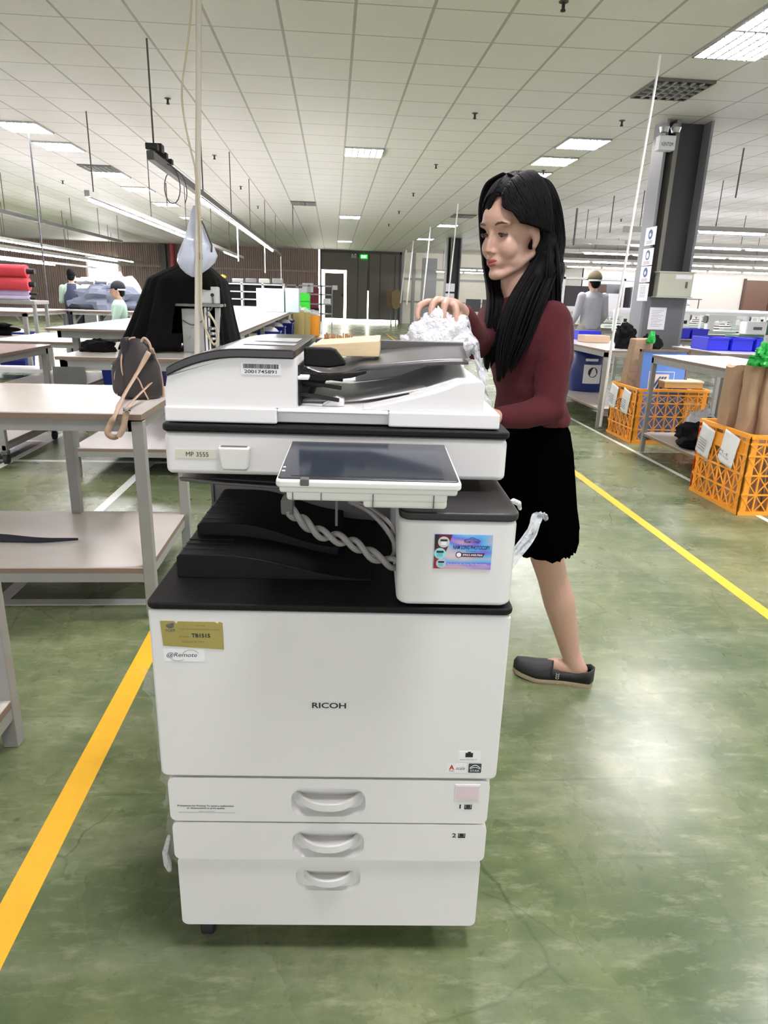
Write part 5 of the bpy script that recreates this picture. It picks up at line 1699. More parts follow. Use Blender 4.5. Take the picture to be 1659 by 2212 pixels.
def kraft_roll(label, p0, p1, r, seed, flat=1.0):
    p0, p1 = Vector(p0), Vector(p1)
    mb = MB()
    d = p1 - p0
    def f(u, v):
        a = 2 * PI * u
        q = 1 + 0.30 * noise.noise(Vector((math.cos(a) * 1.8, math.sin(a) * 1.8, v * 5 + seed))) + 0.12 * noise.noise(Vector((math.cos(a) * 5, math.sin(a) * 5, v * 9 + seed)))
        c = p0 + d * v
        return (c.x + r * q * math.cos(a), c.y + r * flat * q * math.sin(a), c.z + 0.012 * math.sin(3 * a + seed) * v)
    mb.grid(f, 26, 16, wrap=True)
    n = 26
    mb.f.append(tuple(16 * n + k for k in range(n)))
    mb.f.append(tuple(n - 1 - k for k in range(n)))
    o = mb.build('kraft_roll', KRAFT, ang=50)
    return tag(o, label, 'paper roll', 'brown kraft rolls in the near crate')
kraft_roll('brown kraft roll at the left, leaning, in the near orange crate', (2.585, 4.27, 0.014), (2.55, 4.19, 0.87), 0.068, 1)
kraft_roll('crumpled brown kraft roll second from the left in the near crate', (2.60, 4.08, 0.014), (2.59, 4.06, 0.895), 0.062, 5, 0.8)
kraft_roll('thin pale kraft roll in the middle of the near crate', (2.66, 3.93, 0.014), (2.655, 4.02, 0.90), 0.038, 9)
kraft_roll('short dark cardboard tube at the front of the near crate', (2.72, 3.88, 0.014), (2.71, 3.88, 0.53), 0.035, 9)
kb = MB().box(2.72, 3.08, 4.04, 4.09, 0.014, 0.92).build('kraft_board', KRAFT, bevel=0.01)
tag(kb, 'flat brown kraft board standing upright at the right edge of the picture', 'board')
lump('green_plastic', 'bright green plastic film bunched on top of the kraft rolls', 'plastic film', (2.60, 3.99, 0.885), (0.085, 0.05, 0.085), GREENP, 3, 0.55, 'green plastic film', 30, 12, 3)
# far crate contents
KB = thing('kraft_bag', 'open brown kraft paper bag standing in the far orange crate', 'bag', (2.84, 6.36, 0.014))
MB().prism([(-0.07, 0), (-0.085, 0.55), (-0.045, 0.90), (0.125, 0.905), (0.13, 0.0)], 'y', -0.07, 0.07).build('bag_sheet', KRAFT, KB, bevel=0.01)
lump('green_plastic', 'green plastic strip on top of the kraft bag in the far crate', 'plastic film', (2.92, 6.25, 0.88), (0.035, 0.025, 0.07), GREENP, 9, 0.4, 'green plastic film')
bb = thing('blue_board', 'framed blue board with a white and orange striped mark in the far orange crate', 'board', (2.80, 6.08, 0.016))
bb.rotation_euler = (-0.05, 0, 0)
MB().box(0, 0.42, 0, 0.02, 0, 0.80).build('board_face', mat('board_blue', (92, 132, 206), 0.5), bb)
MB().box(-0.02, 0.0, -0.01, 0.03, 0, 0.82).box(0.42, 0.44, -0.01, 0.03, 0, 0.82).box(-0.02, 0.44, -0.01, 0.03, 0.80, 0.82).build('board_frame', mat('wood_frame', (120, 100, 84), 0.6), bb)
mb = MB()
for a, b, c, d_ in ((0.08, 0.32, 0.62, 0.625), (0.08, 0.32, 0.44, 0.445), (0.08, 0.085, 0.44, 0.625), (0.315, 0.32, 0.44, 0.625)):
    mb.box(a, b, -0.002, 0, c, d_)
mb.build('mark_outline', PAPER, bb)
MB().box(0.10, 0.27, -0.0025, 0, 0.46, 0.60).build('mark_ground', mat('mark_peach', (226, 206, 196), 0.5), bb)
mb = MB()
for q in range(3):
    mb.prism([(0.11 + q * 0.04, 0.47), (0.135 + q * 0.04, 0.47), (0.20 + q * 0.025, 0.58), (0.18 + q * 0.025, 0.58)], 'y', -0.004, -0.002)
mb.build('mark_stripe', DBL2, bb)
cbx = thing('cardboard_box', 'shallow tan cardboard box lying across the far orange crate', 'box', (2.98, 5.985, 0.506))
MB().box(0, 0.36, 0, 0.5, 0, 0.055).build('box_body', mat('tan_card', (196, 160, 104), 0.7), cbx, bevel=0.004)
MB().box(-0.005, 0.365, -0.005, 0.505, 0.05, 0.065).build('box_lid', mat('cream_card', (222, 204, 162), 0.7), cbx, bevel=0.003)
lump('tool_heap', 'heap of grey clips and metal tools on the cardboard box', 'tools', (3.16, 6.28, 0.574), (0.14, 0.10, 0.05), mat('tool_grey', (120, 120, 124), 0.3, metal=0.5, var=0.5, scale=40), 3, 0.7, None, 40, 14, 5)
# lower shelf of the narrow table
lump('black_garment', 'black garment spread on the lower shelf of the narrow table', 'garment', (2.94, 5.02, 0.172), (0.24, 0.30, 0.12), BLKFAB, 6, 0.45, None, 40, 14)
lump('clear_bag', 'clear plastic bag with white contents behind the black garment', 'bag', (3.10, 5.48, 0.172), (0.13, 0.08, 0.15), mat('milky_film', (0, 0, 0)), 8, 0.35)
lump('paper_scrap', 'small crumpled white paper at the edge of the lower shelf', 'paper', (2.74, 4.62, 0.172), (0.06, 0.07, 0.05), PAPER, 12, 0.5)
# blue drum with label on the lower shelf
dm = thing('blue_drum', 'dark blue round drum with a white pictogram label on the lower shelf', 'drum', (3.07, 8.2, 0.201))
MB().lathe([(0.205, 0), (0.215, 0.02), (0.215, 0.46), (0.205, 0.475), (0.215, 0.485), (0.21, 0.52), (0.15, 0.535), (0.0001, 0.54)], n=32).build('drum_body', NAVYP, dm)
lb = MB()
def wrap(u, v, r=0.2175, a0=-118, a1=-60, z0=0.10, z1=0.32):
    a = math.radians(a0 + (a1 - a0) * u)
    return (r * math.cos(a), r * math.sin(a), z0 + (z1 - z0) * v)
lb.grid(lambda u, v: wrap(u, v), 12, 1)
l_ = lb.build('drum_label', PAPER, dm)
mb = MB()
c0 = []
for k in range(24):
    a = 2 * PI * k / 24
    c0.append(wrap(0.5 + 0.26 * math.cos(a), 0.6 + 0.27 * math.sin(a), 0.219))
mb.add(c0, [tuple(range(24))])
mb.build('pictogram', INK, l_)
mb = MB()
mb.add([wrap(0.5 + 0.07 * math.cos(2 * PI * k / 10), 0.72 + 0.06 * math.sin(2 * PI * k / 10), 0.2205) for k in range(10)], [tuple(range(10))])
mb.add([wrap(a, b, 0.2205) for a, b in ((0.40, 0.45), (0.62, 0.45), (0.58, 0.66), (0.44, 0.66))], [(0, 1, 2, 3)])
mb.build('pictogram_figure', PAPER, l_)
mb = MB()
for q in range(3):
    mb.add([wrap(a, b, 0.219) for a, b in ((0.12, 0.2 - 0.07 * q), (0.88, 0.2 - 0.07 * q), (0.88, 0.22 - 0.07 * q), (0.12, 0.22 - 0.07 * q))], [(0, 1, 2, 3)])
mb.build('label_lines', INK, l_)
MB().grid(lambda u, v: wrap(u, v, 0.2175, -115, -75, 0.36, 0.39), 8, 1).build('small_label', PAPER, dm)
MB().grid(lambda u, v: wrap(u, v, 0.2175, -45, -20, 0.30, 0.42), 8, 1).build('side_label', PAPER, dm)
# on the long steel table
lump('black_bundle', 'black bundle on the steel table, left of the kraft bag', 'cloth', (3.0, 7.02, 0.782), (0.11, 0.13, 0.16), BLKFAB, 4, 0.4, 'black bundles on the steel table')
lump('black_bundle', 'low black bundle on the steel table, right of the other', 'cloth', (3.27, 7.0, 0.782), (0.10, 0.1, 0.10), BLKFAB, 7, 0.4, 'black bundles on the steel table')
bx = MB().box(2.9, 3.2, 7.9, 8.15, 0.782, 0.86).build('carton', mat('pale_carton', (206, 178, 150), 0.7), bevel=0.004)
tag(bx, 'small pale carton on the steel table near the standing worker', 'carton')
MB()
tag(MB().box(3.02, 3.3, 8.45, 8.7, 0.782, 0.89).build('blue_tray', BLUEP, bevel=0.005), 'small bright blue tray on the steel table beside the standing worker', 'tray')
# blue trays
def make_tray():
    t = thing('blue_tray', '', 'tray')
    mb = MB()
    w, d, h_ = 0.22, 0.34, 0.13
    mb.box(0, w, 0, d, 0, 0.008)
    for a in ((0, w, 0, 0.01), (0, w, d - 0.01, d), (0, 0.01, 0.01, d - 0.01), (w - 0.01, w, 0.01, d - 0.01)):
        mb.box(*a, 0.008, h_)
    mb.build('tray_body', BLUEP, t, bevel=0.003)
    MB().box(-0.008, w + 0.008, -0.008, 0.002, h_ - 0.02, h_).build('tray_rim', BLUEP, t, bevel=0.003)
    return t
tr = make_tray()
for i in range(6):
    o = tr if i == 0 else dup(tr)
    o.location = (3.80 + 0.245 * i, 6.85 - 0.02 * i, 0.791)
    tag(o, 'bright blue tray in the row on the right-hand white table, %s from the column' % ['first', 'second', 'third', 'fourth', 'fifth', 'last'][i], None, 'blue trays on the right-hand table')
for i in range(2):
    o = dup(tr, (4.50 + 0.25 * i, 9.0, 0.801), label='bright blue tray on the table behind the near column, %s of two' % ('left', 'right')[i], group='blue trays behind the column')
lump('green_glass', 'pale green round jar under the white table beside the column', 'jar', (3.85, 6.62, 0.62), (0.04, 0.04, 0.06), mat('jar_green', (170, 200, 180), 0.3), 1, 0.05)
D.objects.remove(D.objects['green_glass'])

# ================================================================== sewing rows
def make_sewing():
    t = thing('sewing_machine', '', 'sewing machine')
    MB().box(-0.24, 0.24, -0.09, 0.09, 0.0, 0.045).build('machine_bed', mat('bed_green', (176, 192, 182), 0.4), t, bevel=0.006)
    mb = MB()
    mb.prism([(0.12, 0.045), (0.24, 0.045), (0.24, 0.30), (-0.22, 0.30), (-0.235, 0.27), (-0.235, 0.12), (-0.18, 0.12), (-0.17, 0.20), (0.10, 0.205), (0.12, 0.17)], 'y', -0.05, 0.05)
    mb.build('machine_arm', mat('machine_white', (228, 230, 226), 0.35), t, bevel=0.01)
    MB().cyl((0.24, 0, 0.22), (0.27, 0, 0.22), 0.06, n=16).build('hand_wheel', STEELD, t)
    MB().cyl((-0.205, 0, 0.05), (-0.205, 0, 0.13), 0.006, n=6).build('needle_bar', CHROME, t)
    MB().box(0.13, 0.19, -0.056, -0.05, 0.1, 0.16).build('control_dial', BLK, t)
    return t
sm = make_sewing()
first = True
RW = [(10.6, 4.6, 8), (12.3, 4.7, 9), (14.0, 4.8, 9), (15.9, 5.0, 9), (18.0, 5.2, 9), (20.4, 5.4, 9), (23.0, 5.6, 8)]
for ri, (y, x0, n) in enumerate(RW):
    nm = names[ri]
    frame_table('long white sewing table, %s row from the camera at the right' % nm, x0, x0 + n * 1.15, y, y + 0.75, 0.80, group='long sewing tables', top=mat('cutting_table_white', (0, 0, 0)), rail=0.08, lw=0.05,
                legs=[(a * (n * 1.15 / 2 - 0.1) - 0.02, b) for a in (-1, -0.5, 0, 0.5, 0.98) for b in (-0.35, 0.3)])
    for i in range(n):
        o = sm if first else dup(sm)
        first = False
        o.location = (x0 + 0.5 + i * 1.15, y + 0.4, 0.80)
        o.rotation_euler = (0, 0, 0 if ri % 2 else PI)
        o['label'] = 'white sewing machine on the %s long sewing table from the camera' % nm
        o['group'] = 'sewing machines on the %s row' % nm
    o = thing('thread_shelf', 'white thread shelf bar above the %s sewing table' % nm, 'shelf', (x0, y + 0.72, 0.8), 0, 'thread shelf bars over the sewing tables')
    MB().box(0, n * 1.15, -0.02, 0.06, 0.28, 0.33).build('shelf_bar', PAPER, o)
    for q in range(0, n + 1, 2):
        MB().box(q * 1.15 - 0.015 if q else 0, q * 1.15 + 0.015, 0.0, 0.03, 0, 0.28).build('shelf_post', PAPER, o)
# green cutting machine with a small screen
gm = thing('button_machine', 'green machine with white control head on the sewing row right of the column', 'machine', (5.9, 9.25, 0.80))
MB().box(-0.35, 0.3, 0, 0.35, 0, 0.06).build('machine_base', mat('machine_green', (84, 118, 98), 0.4), gm, bevel=0.01)
MB().box(-0.25, 0.05, 0.02, 0.2, 0.06, 0.24).build('control_head', PAPER, gm, bevel=0.02)
MB().box(-0.15, -0.03, 0.01, 0.02, 0.13, 0.17).build('display', GREYINK, gm)
MB().cyl((0.18, 0.15, 0.06), (0.18, 0.15, 0.26), 0.07, n=16).build('motor', mat('machine_green', (0, 0, 0)), gm)
# clothes rail with hangers before the office wall
cr = thing('garment_rail', 'thin clothes rail with a few wire hangers before the office wall', 'rail', (11.0, 24.9, 0))
mb = MB().cyl((0, 0, 1.45), (2.3, 0, 1.45), 0.02, n=6).cyl((0.1, 0, 0), (0.1, 0, 1.45), 0.02, n=6).cyl((2.2, 0, 0), (2.2, 0, 1.45), 0.02, n=6)
mb.build('rail_frame', STEELD, cr)
for x in (0.2, 0.35, 1.4, 1.5, 1.65):
    MB().tube([(x, 0, 1.43), (x + 0.0, 0, 1.36), (x - 0.22, 0, 1.24), (x + 0.22, 0, 1.24), (x, 0, 1.36)], 0.012, 5).build('hanger', STEELD, cr)
cab = thing('office_cabinet', 'tall grey cabinet before the pale office wall', 'cabinet', (10.75, 25.2, 0))
MB().box(0, 0.6, 0, 0.5, 0, 1.75).build('cabinet_body', mat('cabinet_grey', (158, 152, 140), 0.5), cab, bevel=0.01)
MB().box(0.29, 0.31, -0.005, 0, 0.1, 1.7).build('door_gap', STEELD, cab)
# white frame shelf behind the standing worker
sf = thing('white_shelf_frame', 'white open shelf frame with dark and white parcels behind the standing worker', 'shelf', (5.55, 17.0, 0))
for x in (0, 0.75, 1.5, 2.2):
    MB().box(x, x + 0.05, 0, 0.05, 0, 1.85).build('upright', PAPER, sf)
for z in (1.05, 1.75):
    MB().box(0, 2.25, 0, 0.4, z, z + 0.05).build('shelf_board', PAPER, sf)
for i, (x, w, hh, m_) in enumerate(((0.08, 0.6, 0.5, mat('dark_parcel', (66, 60, 66), 0.7)), (0.85, 0.25, 0.55, mat('brown_parcel', (110, 88, 76), 0.7)), (1.15, 0.3, 0.35, PAPER), (1.6, 0.1, 0.5, BLK), (1.75, 0.08, 0.52, PAPER), (1.9, 0.1, 0.48, BLK), (2.03, 0.1, 0.5, PAPER))):
    tag(MB().box(5.55 + x, 5.55 + x + w, 17.02, 17.35, 1.101, 1.10 + hh).build('parcel', m_, bevel=0.01), '%s parcel on the white shelf frame' % ('wide dark', 'narrow brown', 'white square', 'left thin black', 'left thin white', 'right thin black', 'right thin white')[i], 'parcel', 'parcels on the white shelf frame')
# desk with two dark monitors left of the woman, pile of black garments, orange boxes
frame_table('pale desk with two dark monitors beyond the copier, left of the woman', 2.2, 4.2, 13.6, 14.4, 0.88, top=LAM)
for i, (px, w) in enumerate(((1010, 0.15), (1045, 0.11))):
    p = atY(px + (12 if i == 0 else 8), 662, 14.0)
    o = thing('monitor', 'dark monitor on the pale desk, %s of two' % ('left larger', 'right smaller')[i], 'monitor', (p.x, 14.0, 0.881))
    MB().box(-w, w, 0, 0.03, 0.10, 0.34).build('monitor_panel', mat('monitor_black', (46, 50, 52), 0.3), o, bevel=0.006)
    MB().box(-0.03, 0.03, 0.0, 0.04, 0.0, 0.12).build('monitor_stand', STEELD, o)
    MB().box(-0.1, 0.1, -0.05, 0.08, 0, 0.012).build('monitor_foot', STEELD, o)
lump('white_parcels', 'white crumpled parcels on the pale desk beside the monitors', 'parcel', (2.45, 13.9, 0.881), (0.22, 0.2, 0.12), PAPER, 4, 0.4)
frame_table('low table with black garments at the right of the aisle, before the gate', 2.35, 3.4, 17.2, 18.6, 0.72, top=LAM)
for i, (x, s_) in enumerate(((2.53, 0.7), (2.88, 0.42), (3.18, 0.6))):
    lump('black_garment', 'pile of black garments on the low table before the gate, %s' % ('left and tallest', 'middle', 'right')[i], 'garment', (x, 17.7, 0.722), (0.24 * s_, 0.25, 0.26 * s_), BLKFAB, i + 2, 0.5, 'black garments before the gate')
for i in range(2):
    tag(MB().box(2.30 + 0.36 * i, 2.62 + 0.36 * i, 16.6, 16.95, 0.0, 0.62 - 0.1 * i).build('orange_box', mat('dull_orange', (190, 120, 60), 0.6), bevel=0.01), 'dull orange box beside the low garment table, %s of two' % ('left', 'right')[i], 'box', 'dull orange boxes')

# ================================================================== the woman
wm = thing('person', 'woman with long black hair, maroon cardigan and black skirt, reaching over behind the copier', 'person', (0.72, 1.95, 0))
HAIR = mat('black_hair', (10, 9, 10), 0.62, var=0.3, scale=40, spec=0.12)
MAR = mat('maroon_knit', (76, 20, 27), 0.95, var=0.12, scale=30, bump=0.25, bscale=220)
SKB = mat('black_skirt_cloth', (4, 4, 5), 1.0, spec=0.0, var=0.2, bump=0.3, bscale=90)
SK = mat('face_skin', (186, 150, 130), 0.5, var=0.03, scale=10)
ORG = Vector(wm.location)
HO = Vector((0.484, 1.95, 1.395)) - ORG
YA_ = math.radians(35)
HR = Matrix.Rotation(PI + YA_, 3, 'Z') @ Matrix.Rotation(math.radians(9), 3, 'Y')


def hd(x, y, z):
    return HO + HR @ Vector((x, y, z))


def wv(x, y, z):
    return Vector((x, y, z)) - ORG


def hball(mb, c, r, n=20, m=14):
    mb.ball(hd(*c), r, n, m, rot=HR)


mb = MB()
hball(mb, (-0.014, 0, 0.036), (0.094, 0.073, 0.098), 28, 18)
hball(mb, (0.028, 0, -0.030), (0.060, 0.057, 0.080))
hball(mb, (0.046, 0, 0.038), (0.048, 0.052, 0.048))
for s in (-1, 1):
    hball(mb, (0.050, s * 0.030, -0.034), (0.034, 0.026, 0.034))
    hball(mb, (0.070, s * 0.028, 0.026), (0.016, 0.026, 0.010))
    hball(mb, (0.092, s * 0.0095, -0.041), (0.008, 0.006, 0.0055))
    hball(mb, (-0.004, s * 0.074, -0.012), (0.015, 0.008, 0.028))
    hball(mb, (0.002, s * 0.073, -0.036), (0.009, 0.007, 0.010))
    mb.caps([hd(-0.005, s * 0.060, -0.055), hd(0.036, s * 0.038, -0.084), hd(0.070, s * 0.012, -0.102)], [0.012, 0.012, 0.012], 12)
    hball(mb, (0.020, s * 0.036, -0.064), (0.040, 0.020, 0.034))
mb.caps([hd(0.082, 0, 0.016), hd(0.094, 0, -0.014), hd(0.102, 0, -0.036)], [0.0065, 0.0068, 0.0078], 12)
hball(mb, (0.074, 0, -0.066), (0.022, 0.026, 0.020))
hball(mb, (0.074, 0, -0.098), (0.020, 0.020, 0.017))
# neck
mb.caps([hd(-0.020, 0, -0.055), wv(0.505, 1.955, 1.27), wv(0.525, 1.965, 1.20)], [0.050, 0.045, 0.052])
mb.ball(wv(0.55, 1.96, 1.12), (0.05, 0.085, 0.10))
mb.ball(wv(0.57, 1.96, 0.98), (0.045, 0.08, 0.12))
mb.ball(wv(0.59, 1.965, 0.85), (0.05, 0.09, 0.10))
# near arm and its hand (resting behind the copier's side)
mb.caps([wv(0.570, 1.865, 1.165), wv(0.578, 1.815, 0.945), wv(0.44, 1.745, 0.925), wv(0.375, 1.70, 0.945)], [0.028, 0.024, 0.020, 0.021])
mb.caps([wv(0.54, 1.92, 1.14), wv(0.570, 1.865, 1.165)], [0.035, 0.028])
for i, dy in enumerate((-0.026, -0.009, 0.009, 0.026)):
    mb.caps([wv(0.37, 1.70 + dy, 0.945), wv(0.345, 1.685 + dy, 0.950), wv(0.325, 1.675 + dy, 0.935), wv(0.318, 1.67 + dy, 0.918)], [0.011, 0.0095, 0.009, 0.008], 10)
mb.caps([wv(0.40, 1.71, 0.93), wv(0.385, 1.68, 0.915), wv(0.36, 1.665, 0.905)], [0.012, 0.0105, 0.009], 10)
# far arm reaching to the plastic wrap
mb.caps([wv(0.50, 2.03, 1.14), wv(0.465, 2.05, 1.165), wv(0.385, 1.87, 1.105), wv(0.312, 1.715, 1.190)], [0.05, 0.036, 0.030, 0.020])
Wp = wv(0.312, 1.715, 1.190)
roots = [wv(0.222, 1.668, 1.210), wv(0.243, 1.656, 1.216), wv(0.264, 1.650, 1.214), wv(0.283, 1.648, 1.206)]
for r_ in roots:
    mb.caps([Wp, Wp.lerp(r_, 0.5) + Vector((0, 0, 0.006)), r_], [0.017, 0.0135, 0.0105], 10)
mids = [wv(0.203, 1.655, 1.202), wv(0.230, 1.636, 1.207), wv(0.256, 1.626, 1.204), wv(0.285, 1.630, 1.195)]
tips1 = [wv(0.196, 1.643, 1.186), wv(0.225, 1.624, 1.189), wv(0.253, 1.618, 1.187), wv(0.284, 1.622, 1.178)]
tips2 = [wv(0.197, 1.636, 1.173), wv(0.226, 1.619, 1.174), wv(0.254, 1.615, 1.172), wv(0.284, 1.620, 1.165)]
for a, b, c, d_ in zip(roots, mids, tips1, tips2):
    mb.caps([a, b, c, d_], [0.0102, 0.0094, 0.0086, 0.0074], 10)
mb.caps([wv(0.300, 1.70, 1.186), wv(0.296, 1.668, 1.174), wv(0.286, 1.650, 1.160), wv(0.268, 1.640, 1.152)], [0.014, 0.0115, 0.0098, 0.008], 10)
# legs
mb.caps([wv(0.615, 1.925, 0.84), wv(0.645, 1.935, 0.64), wv(0.674, 1.95, 0.46), wv(0.700, 1.952, 0.385), wv(0.733, 1.957, 0.30), wv(0.772, 1.963, 0.18), wv(0.796, 1.965, 0.105), wv(0.820, 1.96, 0.058)],
        [0.068, 0.066, 0.053, 0.047, 0.051, 0.038, 0.031, 0.031], 20)
mb.caps([wv(0.830, 1.955, 0.050), wv(0.76, 1.98, 0.052), wv(0.69, 2.0, 0.040), wv(0.655, 2.012, 0.034)], [0.027, 0.026, 0.022, 0.018], 16)
mb.caps([wv(0.575, 2.02, 0.84), wv(0.53, 2.035, 0.64), wv(0.49, 2.05, 0.46), wv(0.475, 2.06, 0.30), wv(0.46, 2.065, 0.105), wv(0.455, 2.065, 0.055)], [0.068, 0.064, 0.052, 0.050, 0.031, 0.030], 20)
mb.caps([wv(0.465, 2.065, 0.048), wv(0.39, 2.06, 0.046), wv(0.32, 2.05, 0.036), wv(0.285, 2.05, 0.032)], [0.027, 0.026, 0.022, 0.018], 16)
body = mb.build('body', SK, wm)
remesh(body, 0.004, 9, 0.5)

# face details
EYEW = mat('eye_white', (128, 108, 96), 0.6, spec=0.1)
for s in (-1, 1):
    e = MB()
    e.ball(hd(0.0735, s * 0.031, 0.000), (0.0125, 0.0125, 0.0058), 14, 10, rot=HR)
    eo = e.build('eye', EYEW, wm)
    MB().ball(hd(0.0835, s * 0.031 + 0.001, -0.002), (0.0035, 0.0055, 0.0045), 12, 8, rot=HR).build('iris', mat('dark_iris', (40, 24, 18), 0.3), eo)
    MB().tube([hd(0.0775, s * 0.0175, -0.001), hd(0.0855, s * 0.024, 0.0035), hd(0.0875, s * 0.031, 0.0045), hd(0.0840, s * 0.039, 0.0025), hd(0.076, s * 0.046, -0.001)], [0.0008, 0.0015, 0.0018, 0.0017, 0.0009], 6).build('eyelid_line', mat('lash', (50, 30, 26), 0.6), eo)
    MB().tube([hd(0.0885, s * 0.0165, 0.0245), hd(0.0895, s * 0.026, 0.0285), hd(0.0860, s * 0.037, 0.0295), hd(0.0770, s * 0.049, 0.0255)], [0.0016, 0.0030, 0.0028, 0.001], 6).build('eyebrow', mat('brow', (84, 58, 48), 0.8), wm)
LIP = mat('red_lip', (150, 74, 64), 0.5)
mb = MB()
mb.tube([hd(0.080, -0.022, -0.0655), hd(0.0915, -0.012, -0.0625), hd(0.0960, 0, -0.0635), hd(0.0915, 0.012, -0.0625), hd(0.080, 0.022, -0.0655)], [0.001, 0.0038, 0.0042, 0.0038, 0.001], 8)
mb.tube([hd(0.080, -0.020, -0.0675), hd(0.0915, -0.010, -0.0715), hd(0.0945, 0, -0.0725), hd(0.0915, 0.010, -0.0715), hd(0.080, 0.020, -0.0675)], [0.001, 0.0042, 0.005, 0.0042, 0.001], 8)
mb.build('lips', LIP, wm)

# hair: a cap, a core and many strands
hb = MB()
def capf(u, v):
    a = 2 * PI * u
    b = PI * (0.30 + 0.70 * v)
    # lower rim is raised over the face
    fr = max(0, math.cos(a)) ** 1.2
    b = PI * (1 - (0.62 - 0.32 * fr) * (1 - v))
    r = 1 + 0.010 * math.sin(a * 38)
    p = (-0.020 + 0.1065 * r * math.cos(a) * math.sin(b), 0.0855 * r * math.sin(a) * math.sin(b), 0.036 - 0.110 * r * math.cos(b))
    return hd(*p)
hb.grid(capf, 110, 26, wrap=True)
cap_ = hb.build('hair', HAIR, wm, ang=180, solid=0.006)
rn = random.Random(3)
mb = MB()
def strands(keys, widths, n, r=0.0032):
    """keys: guide points; widths: spread vector along the strand at each key"""
    for _ in range(n):
        s = rn.uniform(-1, 1)
        q = rn.uniform(-1, 1)
        pts = []
        for kx, (wd, dp) in zip(keys, widths):
            pts.append(kx + Vector(wd) * s + Vector(dp) * q + Vector((rn.uniform(-1, 1), rn.uniform(-1, 1), rn.uniform(-1, 1))) * 0.0025)
        sp_ = smooth_path(pts, 5)
        m = len(sp_)
        mb.tube(sp_, [r * (0.35 + 0.65 * min(1, i / 5) if i < m * 0.75 else max(0.25, (m - i) / (m * 0.25))) for i in range(m)], 5)
Z3 = (0, 0, 0)
# near bunch falling over the shoulder and chest
strands([hd(-0.005, 0.022, 0.139), hd(-0.01, 0.060, 0.120), hd(-0.02, 0.085, 0.075), hd(-0.050, 0.088, 0.020), hd(-0.052, 0.086, -0.055), wv(0.515, 1.845, 1.235), wv(0.480, 1.83, 1.13), wv(0.462, 1.83, 1.045)],
        [((0.035, 0.004, 0), Z3), ((0.040, 0.004, 0.0), Z3), ((0.040, 0.006, 0.004), (0.004, 0.0, 0)), ((0.034, 0.012, 0), (0, 0.006, 0)), ((0.034, 0.004, 0), (0, 0.012, 0)), ((0.052, 0.008, 0.01), (0, 0.022, 0)), ((0.050, 0.012, 0.01), (0.0, 0.02, 0.01)), ((0.024, 0.008, 0.018), (0, 0.014, 0.02))], 230)
# bunch behind the head and neck
strands([hd(-0.04, 0.0, 0.139), hd(-0.095, 0.01, 0.112), hd(-0.120, 0.02, 0.065), hd(-0.128, 0.02, 0.0), wv(0.592, 1.93, 1.315), wv(0.603, 1.925, 1.235), wv(0.606, 1.915, 1.175)],
        [((0.02, 0.03, 0), Z3), ((0.01, 0.050, 0), Z3), ((0.01, 0.058, 0), Z3), ((0.012, 0.062, 0), (0.008, 0, 0)), ((0.020, 0.075, 0), (0.018, 0, 0)), ((0.022, 0.07, 0.0), (0.02, 0, 0)), ((0.02, 0.06, 0.02), (0.02, 0, 0.02))], 190)
# far bunch seen between the chin and the chest
strands([hd(0.0, 0.0, 0.141), hd(-0.005, -0.055, 0.122), hd(-0.005, -0.084, 0.075), hd(-0.01, -0.092, 0.0), hd(-0.01, -0.085, -0.08), wv(0.455, 1.955, 1.22), wv(0.445, 1.92, 1.12), wv(0.437, 1.89, 1.05)],
        [((0.03, 0.005, 0), Z3), ((0.03, 0.004, 0), Z3), ((0.03, 0.006, 0), Z3), ((0.03, 0.01, 0), Z3), ((0.03, 0.01, 0), (0, 0.01, 0)), ((0.030, 0.02, 0), (0, 0.02, 0)), ((0.030, 0.02, 0), (0, 0.02, 0)), ((0.02, 0.015, 0.02), (0, 0.02, 0))], 130)
# hair combed from the parting: forehead, far temple and near temple
def comb(n, side, r=0.003):
    for i in range(n):
        t = rn.random()                      # 0 at the forehead, 1 at the crown
        root = (0.066 - 0.10 * t, 0.018, 0.0)
        zt = math.sqrt(max(0, 1 - ((root[0] + 0.020) / 0.1065) ** 2 - (0.018 / 0.0855) ** 2)) * 0.110 + 0.030
        pts = [hd(root[0], root[1], zt)]
        reach = 0.092 - 0.115 * t
        for k in range(1, 9):
            q = k / 8
            ang = q * (1.72 + 0.25 * t)
            x = root[0] + (reach - root[0]) * math.sin(min(1, q * 1.6) * PI / 2) - 0.030 * q * q * (1 - t)
            rr = math.sqrt(max(0.05, 1 - ((x + 0.020) / 0.1105) ** 2))
            y = 0.018 + side * 0.092 * rr * math.sin(ang)
            z = 0.036 + 0.113 * rr * math.cos(ang)
            pts.append(hd(x + rn.uniform(-.0015, .0015), y + rn.uniform(-.0015, .0015), z))
        sp_ = smooth_path(pts, 3)
        mb.tube(sp_, [r * (0.35 + 0.65 * min(1, i_ / 4)) for i_ in range(len(sp_))], 5)
comb(170, -1)
comb(170, 1)
mb.caps([hd(-0.06, 0.02, 0.0), wv(0.585, 1.93, 1.30), wv(0.590, 1.925, 1.22)], [0.07, 0.045, 0.03])
mb.caps([wv(0.565, 1.90, 1.33), wv(0.520, 1.868, 1.24), wv(0.482, 1.85, 1.13), wv(0.468, 1.85, 1.075)], [0.025, 0.034, 0.034, 0.02])
mb.build('hair_strands', HAIR, cap_, ang=180)

